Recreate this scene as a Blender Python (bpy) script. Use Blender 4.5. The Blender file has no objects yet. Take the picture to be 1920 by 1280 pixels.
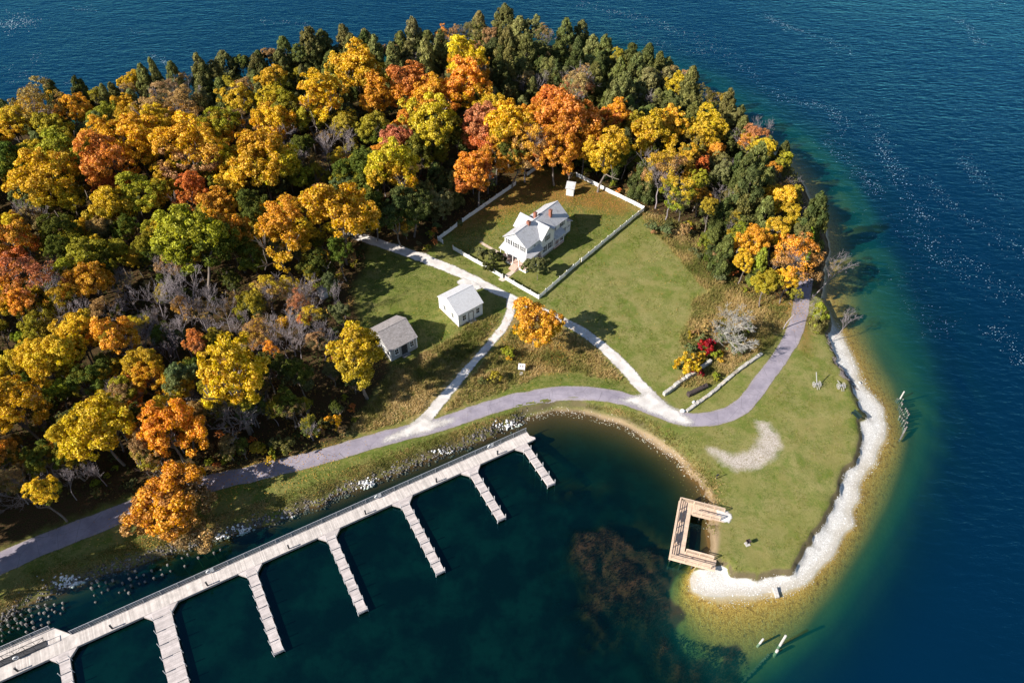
import bpy, bmesh, math, random
import numpy as np
from mathutils import Vector, Matrix, Euler

R = math.radians
sc = bpy.context.scene
COL = sc.collection
# ------------------------------------------------------------------ camera
FPX, PITCH, CAMH = 1440.0, R(46.0), 105.0
cam = bpy.data.cameras.new('Camera'); camo = bpy.data.objects.new('Camera', cam); COL.objects.link(camo)
cam.sensor_width = 36.0; cam.lens = FPX / 1920.0 * 36.0; cam.clip_start = 0.5; cam.clip_end = 9000
camo.location = (0, 0, CAMH); camo.rotation_euler = (R(90) - PITCH, 0, 0)
sc.camera = camo
# ------------------------------------------------------------------ sky and sun
SUN_AZ, SUN_EL = 26.0, 33.0            # direction in which shadows fall, from +X towards +Y; elevation
world = bpy.data.worlds.new('World'); sc.world = world; world.use_nodes = True
wn = world.node_tree; wn.nodes.clear()
sky = wn.nodes.new('ShaderNodeTexSky'); sky.sky_type = 'NISHITA'; sky.sun_disc = False
sky.sun_elevation = R(SUN_EL); sky.sun_rotation = R(180 + 90 - SUN_AZ)
sky.air_density = 1.0; sky.dust_density = 0.1; sky.ozone_density = 0.7
bg = wn.nodes.new('ShaderNodeBackground'); bg.inputs[1].default_value = 0.075
wo = wn.nodes.new('ShaderNodeOutputWorld')
wn.links.new(sky.outputs[0], bg.inputs[0]); wn.links.new(bg.outputs[0], wo.inputs[0])
sl = bpy.data.lights.new('Sun', 'SUN'); sl.energy = 5.0; sl.angle = R(0.5); sl.color = (1.0, 0.94, 0.85)
so = bpy.data.objects.new('Sun', sl); COL.objects.link(so)
sdir = Vector((math.cos(R(SUN_AZ)) * math.cos(R(SUN_EL)), math.sin(R(SUN_AZ)) * math.cos(R(SUN_EL)), -math.sin(R(SUN_EL))))
so.rotation_euler = sdir.to_track_quat('-Z', 'Y').to_euler(); so.location = (-80, 0, 120)
sc.view_settings.view_transform = 'Standard'; sc.view_settings.look = 'None'
sc.view_settings.exposure = 0.85; sc.view_settings.gamma = 1.0; sc.view_settings.use_curve_mapping = False
sc.cycles.transparent_max_bounces = 12; sc.cycles.max_bounces = 6
sc.cycles.caustics_reflective = False; sc.cycles.caustics_refractive = False

# ------------------------------------------------------------------ helpers
def U(px, py, z=0.0):
    u = (px - 960.0) / FPX; v = (py - 640.0) / FPX
    fw = math.cos(PITCH) - v * math.sin(PITCH); dn = math.sin(PITCH) + v * math.cos(PITCH)
    t = (CAMH - z) / dn
    return (u * t, fw * t)
def pxm(px, py, z=1.3):                   # pixels per metre across the view at a ground point
    v = (py - 640.0) / FPX
    return FPX * (math.sin(PITCH) + v * math.cos(PITCH)) / (CAMH - z)
def tag(o, label=None, cat=None, group=None, kind=None):
    if label: o['label'] = label
    if cat: o['category'] = cat
    if group: o['group'] = group
    if kind: o['kind'] = kind
    return o
def empty(name, loc, rz=0.0):
    o = bpy.data.objects.new(name, None); COL.objects.link(o); o.empty_display_size = 0.3
    o.location = loc; o.rotation_euler = (0, 0, rz); return o
def link(name, me, parent=None):
    o = bpy.data.objects.new(name, me); COL.objects.link(o)
    if parent: o.parent = parent
    return o
def fast_mesh(name, V, F, mat=None, attrs=None, smooth=False):
    """V (n,3), F (m,k) constant k"""
    V = np.asarray(V, np.float32); F = np.asarray(F, np.int32)
    me = bpy.data.meshes.new(name); k = F.shape[1]
    me.vertices.add(len(V)); me.vertices.foreach_set('co', V.ravel())
    me.loops.add(F.size); me.loops.foreach_set('vertex_index', F.ravel())
    me.polygons.add(len(F)); me.polygons.foreach_set('loop_start', np.arange(0, F.size, k, dtype=np.int32))
    me.polygons.foreach_set('loop_total', np.full(len(F), k, np.int32))
    if smooth: me.polygons.foreach_set('use_smooth', np.ones(len(F), bool))
    me.update(calc_edges=True)
    for n, a in (attrs or {}).items():
        at = me.attributes.new(n, 'FLOAT', 'POINT'); at.data.foreach_set('value', np.asarray(a, np.float32))
    if mat: me.materials.append(mat)
    return me
class MB:
    def __init__(s): s.v = []; s.f = []; s.t = []
    def add(s, vs, fs, tint=None):
        b = len(s.v); s.v += [tuple(p) for p in vs]; s.f += [tuple(b + i for i in f) for f in fs]
        if tint is None: tint = random.random()
        s.t += [tint] * len(vs); return s
    def box(s, c, d, rz=0.0, tint=None):
        x, y, z = d[0] / 2, d[1] / 2, d[2] / 2; ca, sa = math.cos(rz), math.sin(rz)
        vs = [(c[0] + a * x * ca - b * y * sa, c[1] + a * x * sa + b * y * ca, c[2] + e * z) for a, b, e in
              ((-1,-1,-1),(1,-1,-1),(1,1,-1),(-1,1,-1),(-1,-1,1),(1,-1,1),(1,1,1),(-1,1,1))]
        return s.add(vs, [(0,3,2,1),(4,5,6,7),(0,1,5,4),(1,2,6,5),(2,3,7,6),(3,0,4,7)], tint)
    def b2(s, x0, x1, y0, y1, z0, z1, tint=None):
        return s.box(((x0+x1)/2, (y0+y1)/2, (z0+z1)/2), (x1-x0, y1-y0, z1-z0), 0, tint)
    def beam(s, p, q, w, h, tint=None):
        p = Vector(p); q = Vector(q); d = (q - p)
        if d.length < 1e-6: return s
        d.normalize(); up = Vector((0,0,1)) if abs(d.z) < .95 else Vector((1,0,0))
        a = d.cross(up).normalized(); b = a.cross(d).normalized()
        vs = []
        for r in (p, q):
            for i, j in ((-1,-1),(1,-1),(1,1),(-1,1)): vs.append(r + a * (w/2*i) + b * (h/2*j))
        return s.add(vs, [(3,2,1,0),(4,5,6,7),(0,1,5,4),(1,2,6,5),(2,3,7,6),(3,0,4,7)], tint)
    def cyl(s, p, q, r0, r1=None, n=8, tint=None, cap=True):
        if r1 is None: r1 = r0
        p = Vector(p); q = Vector(q); d = (q - p).normalized()
        up = Vector((0,0,1)) if abs(d.z) < .95 else Vector((1,0,0))
        a = d.cross(up).normalized(); b = a.cross(d).normalized(); vs = []
        for c, r in ((p, r0), (q, r1)):
            for i in range(n):
                t = 2*math.pi*i/n; vs.append(c + a*(r*math.cos(t)) + b*(r*math.sin(t)))
        fs = [(i, (i+1) % n, n+(i+1) % n, n+i) for i in range(n)]
        if cap: fs += [tuple(range(n))[::-1], tuple(range(n, 2*n))]
        return s.add(vs, fs, tint)
    def prism(s, poly, thick, tint=None):
        """closed slab from a 3D polygon: thickness downwards along its normal"""
        pts = [Vector(p) for p in poly]; n = (pts[1]-pts[0]).cross(pts[2]-pts[0]).normalized()
        if n.z < 0: pts = pts[::-1]; n = -n
        k = len(pts); lo = [p - n*thick for p in pts]
        fs = [tuple(range(k)), tuple(range(2*k-1, k-1, -1))] + [(i, k+i, k+(i+1) % k, (i+1) % k) for i in range(k)]
        return s.add(pts + lo, fs, tint)
    def vprism(s, poly2, z0, z1, tint=None):
        k = len(poly2); vs = [(x, y, z0) for x, y in poly2] + [(x, y, z1) for x, y in poly2]
        area = sum(poly2[i][0]*poly2[(i+1) % k][1]-poly2[(i+1) % k][0]*poly2[i][1] for i in range(k))
        fs = [tuple(range(k))[::-1], tuple(range(k, 2*k))] + [(i, (i+1) % k, k+(i+1) % k, k+i) for i in range(k)]
        if area < 0: fs = [f[::-1] for f in fs]
        return s.add(vs, fs, tint)
    def mesh(s, name, mat):
        me = bpy.data.meshes.new(name); me.from_pydata(s.v, [], s.f); me.update()
        at = me.attributes.new('tint', 'FLOAT', 'POINT'); at.data.foreach_set('value', np.array(s.t, np.float32))
        if mat: me.materials.append(mat)
        return me
    def build(s, name, mat, parent=None, smooth=False):
        me = s.mesh(name, mat)
        if smooth: me.polygons.foreach_set('use_smooth', np.ones(len(me.polygons), bool))
        return link(name, me, parent)

# ------------------------------------------------------------------ material helpers
class NT:
    def __init__(s, name):
        s.m = bpy.data.materials.new(name); s.m.use_nodes = True; s.t = s.m.node_tree; s.t.nodes.clear()
        s.out = s.t.nodes.new('ShaderNodeOutputMaterial')
    def n(s, ty, ins=None, **kw):
        nd = s.t.nodes.new('ShaderNode' + ty)
        for k, v in kw.items(): setattr(nd, k, v)
        for k, v in (ins or {}).items(): s.set(nd.inputs[k], v)
        return nd
    def set(s, sock, v):
        if isinstance(v, bpy.types.NodeSocket): s.t.links.new(v, sock)
        elif isinstance(v, bpy.types.Node): s.t.links.new(v.outputs[0], sock)
        elif isinstance(v, (tuple, list)) and len(v) == 3 and len(sock.default_value) == 4: sock.default_value = (*v, 1.0)
        else: sock.default_value = v
    def math(s, op, a, b=0.0, c=None, clamp=False):
        ins = {0: a, 1: b}
        if c is not None: ins[2] = c
        return s.n('Math', ins, operation=op, use_clamp=clamp).outputs[0]
    def attr(s, name, ty='GEOMETRY'): return s.n('Attribute', attribute_name=name, attribute_type=ty)
    def noise(s, scale, detail=4, rough=.55, vec=None, out=0, dist=0.0):
        ins = {'Scale': scale, 'Detail': detail, 'Roughness': rough, 'Distortion': dist}
        if vec is not None: ins['Vector'] = vec
        return s.n('TexNoise', ins).outputs[out]
    def ss(s, x, a, b, lo=0.0, hi=1.0):
        return s.n('MapRange', {0: x, 1: a, 2: b, 3: lo, 4: hi}, interpolation_type='SMOOTHSTEP').outputs[0]
    def lin(s, x, a, b, lo=0.0, hi=1.0):
        return s.n('MapRange', {0: x, 1: a, 2: b, 3: lo, 4: hi}).outputs[0]
    def mix(s, f, a, b, mode='MIX'):
        nd = s.n('Mix', data_type='RGBA', blend_type=mode, clamp_factor=True)
        s.set(nd.inputs[0], f); s.set(nd.inputs[6], a); s.set(nd.inputs[7], b); return nd.outputs[2]
    def pos(s): return s.n('NewGeometry').outputs['Position']
    def obco(s): return s.n('TexCoord').outputs['Object']
    def map(s, vec, scale=(1,1,1), rot=(0,0,0)):
        return s.n('Mapping', {'Vector': vec, 'Scale': scale, 'Rotation': rot}).outputs[0]
    def bump(s, h, strength=.5, dist=.1):
        return s.n('Bump', {'Strength': strength, 'Distance': dist, 'Height': h}).outputs[0]
    def bsdf(s, col, rough=.8, normal=None, spec=.3, metal=0.0):
        ins = {'Base Color': col, 'Roughness': rough, 'Specular IOR Level': spec, 'Metallic': metal}
        if normal is not None: ins['Normal'] = normal
        return s.n('BsdfPrincipled', ins)
    def done(s, sh):
        s.set(s.out.inputs[0], sh.outputs[0] if isinstance(sh, bpy.types.Node) else sh); return s.m
def scale_col(c, k): return tuple(min(1, x*k) for x in c)
def simple(name, col, rough=.8, var=.25, nscale=3.0, bump=.0, spec=.3, metal=0.0, tint=.0, detail=5):
    t = NT(name); co = t.obco(); nz = t.noise(nscale, detail, .6, co)
    f = t.lin(nz, .3, .7, 1-var, 1+var)
    c = t.mix(1.0, col, t.n('CombineColor', {0: f, 1: f, 2: f}).outputs[0], 'MULTIPLY')
    if tint:
        g = t.lin(t.attr('tint').outputs['Fac'], 0, 1, 1-tint, 1+tint)
        c = t.mix(1.0, c, t.n('CombineColor', {0: g, 1: g, 2: g}).outputs[0], 'MULTIPLY')
    nm = t.bump(t.noise(nscale*6, 3, .6, co), bump, .05) if bump else None
    return t.done(t.bsdf(c, rough, nm, spec, metal))

# ------------------------------------------------------------------ outlines traced from the photograph (pixels -> points on the ground)
def PG(pts, z=0.0): return np.array([U(x, y, z) for x, y in pts])
SHORE_MARINA = [(-60,1200),(0,1168),(60,1128),(130,1100),(180,1082),(250,1060),(330,1034),(400,1014),(470,990),(540,968),(600,948),(650,922),(690,908),(740,888),(800,866),(860,842),(930,808),(985,786),(1040,772),(1090,777),(1150,793),(1220,828),(1275,868),(1312,905),(1333,945),(1338,985),(1334,1025),(1325,1050),(1302,1062),(1294,1085),(1298,1106),(1320,1117)]
SHORE_POINT = [(1350,1119),(1400,1112),(1450,1108),(1500,1095),(1542,1062),(1572,1020),(1590,985),(1602,940),(1615,895),(1638,858),(1664,825),(1664,795),(1650,765),(1632,735),(1608,705),(1592,672),(1580,640),(1566,612),(1552,592)]
SHORE_OUT = [(1540,565),(1542,535),(1550,500),(1552,470),(1545,435),(1530,400),(1512,365),(1490,330),(1455,290),(1415,255),(1365,220),(1310,185),(1250,150),(1190,125),(1130,105),(1060,92),(980,86),(900,92),(820,102),(740,118),(660,130),(580,142),(500,158),(420,176),(330,196),(230,215),(120,238),(0,262),(-150,290),(-420,345)]
def ext(*pts): return [tuple(p) for p in pts]
LAND = np.vstack([PG(SHORE_MARINA), PG(SHORE_POINT), PG(SHORE_OUT), np.array([(-420., 190.), (-420., 20.), (-150., 22.)])])
SHELF_A = np.vstack([PG([(-60,1212),(0,1182),(60,1142),(180,1094),(330,1046),(470,1002),(600,960),(690,922),(800,880),(930,826),(985,815),(1040,800),(1100,808),(1165,830),(1228,866),(1270,908),(1292,950),(1302,1000),(1304,1035),(1284,1058),(1266,1090),(1262,1130),(1285,1180),(1335,1222),(1400,1234),(1465,1212),(1518,1165),(1560,1112),(1602,1052),(1640,992),(1665,940),(1690,880),(1706,825),(1700,765),(1672,705),(1640,650),(1615,590),(1606,530),(1600,470),(1580,410),(1552,350),(1520,305),(1470,262)]),
    PG([(1415,248),(1310,180),(1190,120),(1060,88),(900,87),(740,113),(580,137),(420,171),(230,210),(0,257),(-420,340)]), np.array([(-420., 190.), (-420., 20.), (-150., 20.)])])
SHELF_B = np.vstack([PG([(-60,1225),(0,1200),(60,1160),(180,1112),(330,1064),(470,1020),(600,978),(690,940),(800,898),(930,850),(985,850),(1040,850),(1110,862),(1170,888),(1215,930),(1240,985),(1256,1040),(1245,1090),(1236,1130),(1240,1200),(1275,1262),(1350,1300),(1440,1296),(1520,1238),(1592,1160),(1652,1070),(1702,980),(1742,900),(1768,805),(1764,720),(1742,620),(1702,520),(1662,430),(1622,350),(1578,290),(1520,240)]),
    PG([(1440,190),(1330,130),(1210,85),(1060,55),(900,55),(740,85),(580,112),(420,145),(230,185),(0,225),(-420,310)]), np.array([(-430., 195.), (-430., 15.), (-150., 15.)])])
OPEN = PG([(688,452),(740,462),(800,478),(822,452),(866,418),(960,350),(1010,312),(1085,326),(1212,392),(1232,420),(1292,468),(1332,528),(1392,556),(1478,566),(1498,540),(1530,545),(1575,600),(1720,760),(1720,900),(1500,1200),(1280,1200),(1280,1000),(1000,840),(600,1000),(-80,1260),(-80,1062),(0,1030),(100,985),(230,935),(330,908),(420,886),(560,852),(650,826),(676,780),(700,740),(735,692),(715,660),(690,640),(676,600),(660,545),(685,500)], 1.3)
MEADOW = [PG([(655,812),(668,782),(706,742),(735,695),(790,662),(838,640),(880,606),(905,596),(938,588),(925,622),(880,682),(800,772),(762,797),(700,815)], 1.3),
          PG([(962,585),(1000,600),(1055,612),(1105,640),(1152,680),(1192,730),(1150,712),(1080,698),(1000,706),(930,738),(868,764),(815,782),(850,738),(900,682),(940,635)], 1.3),
          PG([(1200,400),(1232,402),(1300,430),(1345,505),(1405,540),(1486,568),(1478,610),(1446,645),(1415,662),(1340,715),(1290,728),(1262,725),(1285,690),(1275,640),(1300,570),(1328,548),(1270,482),(1218,430)], 1.3)]
LITTER = [PG([(985,312),(1085,328),(1200,388),(1160,402),(1080,386),(1030,380),(950,402),(862,440),(846,420),(960,345)], 1.3),
          PG([(400,868),(560,850),(660,828),(600,852),(470,882),(390,905),(330,915),(330,900)], 1.3), PG([(1410,545),(1484,566),(1470,590),(1440,580),(1400,565)], 1.3), PG([(1498,580),(1510,600),(1518,640),(1508,660),(1500,625)], 1.3),
          PG([(990,640),(1050,645),(1090,680),(1040,690),(985,690)], 1.3)]
WORN = PG([(1416,788),(1440,794),(1458,814),(1464,838),(1448,864),(1418,880),(1382,880),(1350,864),(1328,840),(1344,842),(1376,854),(1404,850),(1422,836),(1426,812)], 1.3)
DRY = PG([(1018,560),(1100,490),(1215,398),(1300,430),(1700,600),(1720,900),(1500,1200),(1330,1200),(1322,900),(1240,820),(1225,760),(1160,670),(1060,600)], 1.3)
BEACH = PG([(1546,618),(1554,655),(1572,688),(1588,716),(1602,745),(1618,782),(1614,815),(1600,850),(1582,888),(1562,930),(1546,975),(1526,1005),(1510,1040),(1480,1066),(1440,1083),(1400,1090),(1366,1083),(1362,1064),(1338,1060),(1270,1050),(1270,1140),(1500,1140),(1700,900),(1720,780),(1600,600),(1560,600)], 0.4)
COVE = PG([(1000,776),(1045,764),(1100,768),(1165,785),(1230,818),(1285,860),(1325,905),(1342,945),(1350,1000),(1342,1060),(1290,1060),(1290,900),(1100,810),(1000,800)], 0.3)
WEED = [PG([(985,1015),(1030,975),(1095,955),(1170,975),(1212,1030),(1208,1110),(1215,1190),(1110,1185),(1030,1150),(975,1085)], -1), PG([(1165,1150),(1210,1135),(1250,1200),(1300,1230),(1370,1240),(1360,1275),(1260,1280),(1220,1215)], -1)]

def sdf(poly, X, Y):
    """signed distance, positive inside"""
    d2 = np.full(X.shape, 1e12); ins = np.zeros(X.shape, bool); n = len(poly)
    for i in range(n):
        x0, y0 = poly[i]; x1, y1 = poly[(i+1) % n]; dx, dy = x1-x0, y1-y0; L = dx*dx+dy*dy+1e-12
        t = np.clip(((X-x0)*dx+(Y-y0)*dy)/L, 0, 1)
        d2 = np.minimum(d2, (X-x0-t*dx)**2+(Y-y0-t*dy)**2)
        if y0 != y1:
            c = ((y0 > Y) != (y1 > Y)) & (X < dx*(Y-y0)/dy+x0); ins ^= c
    d = np.sqrt(d2); return np.where(ins, d, -d)
def smst(x, a, b): t = np.clip((x-a)/(b-a), 0, 1); return t*t*(3-2*t)
def vnoise(X, Y, s, seed):
    """cheap smooth value noise"""
    rs = np.random.RandomState(seed); G = rs.rand(64, 64)
    x = X/s; y = Y/s; xi = np.floor(x).astype(int); yi = np.floor(y).astype(int); fx = x-xi; fy = y-yi
    fx = fx*fx*(3-2*fx); fy = fy*fy*(3-2*fy)
    g = lambda a, b: G[a % 64, b % 64]
    return (g(xi,yi)*(1-fx)+g(xi+1,yi)*fx)*(1-fy)+(g(xi,yi+1)*(1-fx)+g(xi+1,yi+1)*fx)*fy
LANDW = LAND
def relief(X, Y, full=False):
    wob = (vnoise(X, Y, 2.3, 3)-.5)*0.9+(vnoise(X, Y, 6.1, 4)-.5)*1.2
    dL = sdf(LAND, X, Y)+wob*np.where(Y > 60, 1, .6)
    dA = sdf(SHELF_A, X, Y); dB = sdf(SHELF_B, X, Y); dBe = sdf(BEACH, X, Y); dCo = sdf(COVE, X, Y)
    beach = dBe-.35+(vnoise(X, Y, 1.7, 9)-.5)*1.5+(vnoise(X, Y, 4.5, 19)-.5)*1.2
    inl = np.clip(dL, 0, None)
    gen = 0.25+1.05*smst(inl, 0.0, 2.2)                      # banked shore
    bea = 0.02+0.55*smst(inl, 0.0, 6.5)
    bea = np.where(beach > 0, bea, np.maximum(bea, 0.55+.75*smst(-beach, 0.0, .9)))
    wB = smst(sdf(np.vstack([BEACH]), X, Y), -25, -12)
    cov = 0.02+1.28*smst(inl, 0, 3.5)
    z = gen*(1-wB)+bea*wB
    wC = smst(dCo, -3, 1)*(1-wB); z = z*(1-wC)+cov*wC
    z = z+0.25*smst(inl, 8, 60)+(vnoise(X, Y, 9, 5)-.5)*.18*smst(inl, 2, 10)+(vnoise(X, Y, 1.6, 6)-.5)*.10*smst(inl, 1, 4)
    a = np.clip(-dL, 0, None)
    # water depth: shore 0 -> shelf edge A -> outer edge B -> deep
    dep_in = 1.15*a/(a+np.clip(dA, 0, None)+1e-3)
    bA = np.clip(-dA, 0, None); dep_mid = 1.15+2.6*bA/(bA+np.clip(dB, 0, None)+1e-3)
    bB = np.clip(-dB, 0, None); dep_out = 3.75+5.0*smst(bB, 0, 14)
    dep = np.where(dA > 0, dep_in, np.where(dB > 0, dep_mid, dep_out))+.02
    weed = np.maximum(*[sdf(w, X, Y) for w in WEED])+(vnoise(X, Y, 7, 15)-.5)*9+(vnoise(X, Y, 3, 11)-.5)*6+(vnoise(X, Y, 1.2, 12)-.5)*3
    ww = smst(weed, -4.0, 4.0); ww = np.clip(ww*(.8+.7*vnoise(X, Y, 2.2, 16)), 0, 1)
    dep = dep*(1-ww)+np.minimum(dep, .55+vnoise(X, Y, 1.0, 13)*.9)*ww
    dep = dep*(1+.18*(vnoise(X, Y, 4.0, 14)-.5)*smst(dep, .3, 2))
    zz = np.where(dL > 0, z, -dep)
    if not full: return zz
    return zz, dL, dep, beach, ww
GX0, GX1, GY0, GY1, GS = -190.0, 190.0, 24.0, 306.0, 0.62
def axis(a, b, s, ends):
    core = np.arange(a, b+1e-6, s); lo = []; hi = []; k = s*1.6; x = a
    while x > ends[0]: x -= k; lo.append(x); k *= 1.35
    k = s*1.6; x = core[-1]
    while x < ends[1]: x += k; hi.append(x); k *= 1.35
    return np.concatenate([np.array(lo[::-1]), core, np.array(hi)])
AX = axis(GX0, GX1, GS, (-2600, 2600)); AY = axis(GY0, GY1, GS, (-600, 4200))
TX, TY = np.meshgrid(AX, AY)
TZ, T_dL, T_dep, T_beach, T_weed = relief(TX, TY, True)
def hgt(x, y):
    """ground height by bilinear look-up in the terrain grid"""
    i = min(max(int(np.searchsorted(AX, x))-1, 0), len(AX)-2); j = min(max(int(np.searchsorted(AY, y))-1, 0), len(AY)-2)
    fx = min(max((x-AX[i])/(AX[i+1]-AX[i]), 0), 1); fy = min(max((y-AY[j])/(AY[j+1]-AY[j]), 0), 1)
    return float((TZ[j,i]*(1-fx)+TZ[j,i+1]*fx)*(1-fy)+(TZ[j+1,i]*(1-fx)+TZ[j+1,i+1]*fx)*fy)
def hgts(X, Y):
    i = np.clip(np.searchsorted(AX, X)-1, 0, len(AX)-2); j = np.clip(np.searchsorted(AY, Y)-1, 0, len(AY)-2)
    fx = np.clip((X-AX[i])/(AX[i+1]-AX[i]), 0, 1); fy = np.clip((Y-AY[j])/(AY[j+1]-AY[j]), 0, 1)
    return (TZ[j,i]*(1-fx)+TZ[j,i+1]*fx)*(1-fy)+(TZ[j+1,i]*(1-fx)+TZ[j+1,i+1]*fx)*fy
def G(px, py, dz=0.0):
    """pixel -> point where its ray meets the ground (dz above it)"""
    z = 1.3
    for _ in range(4):
        x, y = U(px, py, z+dz); z = max(hgt(x, y), 0.0)
    return Vector((x, y, z))
# ================================================================== GROUND
def grid_faces(nx, ny):
    i = np.arange(nx-1); j = np.arange(ny-1); I, J = np.meshgrid(i, j); a = (J*nx+I).ravel()
    return np.stack([a, a+1, a+1+nx, a+nx], 1)
def clipd(d, m=12.0): return np.clip(d, -m, m).ravel()
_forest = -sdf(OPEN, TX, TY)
_mead = np.max([sdf(m, TX, TY) for m in MEADOW], 0)
_lit = np.max([sdf(m, TX, TY) for m in LITTER], 0)
_worn = sdf(WORN, TX, TY); _dry = sdf(DRY, TX, TY); _cove = sdf(COVE, TX, TY)
def ground_material():
    t = NT('ground'); p = t.pos()
    n1 = t.noise(.35, 6, .6, p); n2 = t.noise(1.7, 5, .6, p); n3 = t.noise(7.0, 4, .65, p); n4 = t.noise(.09, 3, .5, p)
    A = lambda k: t.attr(k).outputs['Fac']
    def edge(name, w=1.0, amp=2.0, off=0.0):
        nz = t.math('ADD', t.math('MULTIPLY', t.math('SUBTRACT', n1, .5), amp*1.6), t.math('MULTIPLY', t.math('SUBTRACT', n2, .5), amp))
        return t.ss(t.math('ADD', A(name), t.math('ADD', nz, off)), -w, w)
    # lawn: moist green against dry straw green
    green = t.mix(t.ss(n2, .35, .68), (.045,.082,.008), (.105,.142,.015))
    green = t.mix(t.math('MULTIPLY', t.ss(n3, .42, .72), .55), green, (.21,.19,.045))
    dry = t.mix(t.ss(n1, .38, .62), (.115,.145,.026), (.27,.235,.088))
    dry = t.mix(t.math('MULTIPLY', t.ss(n2, .45, .7), .6), dry, (.115,.165,.022))
    dry = t.mix(t.math('MULTIPLY', t.ss(n3, .4, .75), .5), dry, (.34,.28,.13))
    lawn = t.mix(edge('dry', 5, 4), green, dry)
    g1 = t.noise(18, 4, .7, p); lawn = t.mix(t.ss(g1, .42, .70, 0, .6), lawn, (.235,.205,.07)); lawn = t.mix(t.ss(t.noise(11, 5, .75, p), .50, .66, 0, .65), lawn, (.045,.072,.012))
    st = t.noise(1.0, 4, .6, t.map(p, (.30, .9, 1), (0,0,R(-40)))); lawn = t.mix(t.ss(st, .46, .66, 0, .32), lawn, (.29,.26,.10)); lawn = t.mix(t.ss(t.noise(.8, 5, .7, p), .52, .68, 0, .55), lawn, (.10,.15,.02))
    g2 = t.noise(3.4, 6, .78, p); lawn = t.mix(t.ss(g2, .47, .60, 0, .55), lawn, (.27,.235,.085)); lawn = t.mix(t.ss(t.noise(4.3, 6, .78, t.map(p, (1,1,1), (0,0,.7))), .50, .62, 0, .6), lawn, (.048,.080,.010))
    patch = t.ss(n4, .44, .62)
    lawn = t.mix(t.ss(t.noise(.22, 5, .65, p), .46, .62, 0, .6), lawn, (.235,.20,.07)); lawn = t.mix(t.ss(t.noise(.31, 5, .65, t.map(p, (1,1,1), (0,0,1.1))), .50, .66, 0, .6), lawn, (.085,.135,.015))
    lawn = t.mix(t.math('MULTIPLY', patch, .35), lawn, t.mix(t.ss(n2, .3, .7), (.10,.135,.017), (.20,.185,.05)))
    mead = t.mix(t.ss(n2, .3, .7), (.22,.14,.05), (.40,.28,.12)); mead = t.mix(t.ss(n3, .45, .7), mead, (.10,.11,.025)); mead = t.mix(t.ss(n1, .45, .6, 0, .7), mead, (.13,.15,.03))
    col = t.mix(edge('meadow', .8, 1.5), lawn, mead)
    wg = t.mix(t.ss(n3, .35, .65), (.30,.25,.20), (.58,.51,.45)); wg = t.mix(t.ss(n2, .52, .7, 0, .6), wg, (.20,.17,.08))
    col = t.mix(t.math('MULTIPLY', edge('worn', .9, 1.6), t.ss(n3, .25, .5, .55, 1.0)), col, wg)
    litter = t.mix(t.ss(n3, .35, .65), (.12,.055,.018), (.34,.16,.045)); litter = t.mix(t.ss(n2, .45, .7), litter, (.11,.11,.02))
    col = t.mix(t.math('MULTIPLY', edge('litter', 2.5, 3), t.ss(n3, .3, .6, .35, 1.0)), col, litter)
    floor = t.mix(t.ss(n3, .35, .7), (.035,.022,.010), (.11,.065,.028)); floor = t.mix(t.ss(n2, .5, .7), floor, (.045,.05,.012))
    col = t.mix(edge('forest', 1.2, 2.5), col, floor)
    # shore: eroded bank, white limestone beach, wet edge, stones
    bank = t.mix(n3, (.06,.045,.03), (.20,.15,.09))
    steep = t.ss(A('slope'), .35, .8); col = t.mix(t.math('MULTIPLY', steep, .85), col, bank)
    vor = t.n('TexVoronoi', {'Vector': p, 'Scale': 3.2}).outputs['Distance']
    stone = t.mix(t.ss(n3, .3, .7), (.44,.41,.38), (.76,.74,.70)); stone = t.mix(t.ss(n1, .52, .70, 0, .8), stone, (.42,.39,.35)); stone = t.mix(t.ss(A('inland'), 1.6, .2, 0, .6), stone, (.42,.36,.27))
    stone = t.mix(t.ss(t.noise(2.6, 6, .7, t.map(p, (1, .35, 1), (0,0,.8))), .60, .72, 0, .6), stone, (.22,.19,.17)); stone = t.mix(t.ss(t.noise(4.5, 5, .75, p), .50, .66, 0, .55), stone, (.40,.37,.33))
    col = t.mix(t.ss(A('beach'), -.12, .12), col, stone)
    sand = t.mix(n3, (.20,.13,.07), (.48,.36,.22))
    col = t.mix(t.math('MULTIPLY', t.ss(A('cove'), -.5, .6), t.ss(A('inland'), 2.0, .9)), col, sand)
    wet = t.math('MULTIPLY', t.ss(A('inland'), .7, .0), t.ss(A('beach'), .5, -.5)); col = t.mix(t.math('MULTIPLY', wet, .6), col, (.09,.065,.035))
    # lake bed
    bed = t.mix(t.ss(n3, .34, .66), (.25,.135,.020), (.66,.40,.10)); bed = t.mix(t.ss(n2, .48, .72), bed, (.20,.10,.022))
    bed = t.mix(t.ss(t.noise(2.2, 3, .5, t.map(p, (1.6, .45, 1), (0,0,-.65))), .52, .66, 0, .5), bed, (.48,.36,.13))
    deepb = t.mix(n2, (.10,.12,.05), (.22,.23,.10)); bed = t.mix(t.ss(A('depth'), .45, 1.7), bed, deepb)
    bed = t.mix(t.ss(A('depth'), .22, .0), bed, (.50,.42,.30))
    bed = t.mix(t.ss(t.math('ADD', A('murk'), t.math('MULTIPLY', t.math('SUBTRACT', n2, .5), .4)), .4, .7), bed, t.mix(n3, (.035,.022,.008), (.14,.080,.025)))
    bed = t.mix(t.ss(A('weed'), .12, .5), bed, t.mix(n3, (.014,.005,.004), (.20,.085,.055)))
    col = t.mix(t.ss(A('inland'), .06, -.06), col, bed)
    bh = t.math('ADD', n3, t.math('MULTIPLY', t.noise(24, 3, .6, p), .6))
    return t.done(t.bsdf(col, .95, t.bump(bh, .55, .12), .12))
gx, gy = np.gradient(TZ, AY, AX); slope = np.sqrt(gx**2+gy**2)
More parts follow.
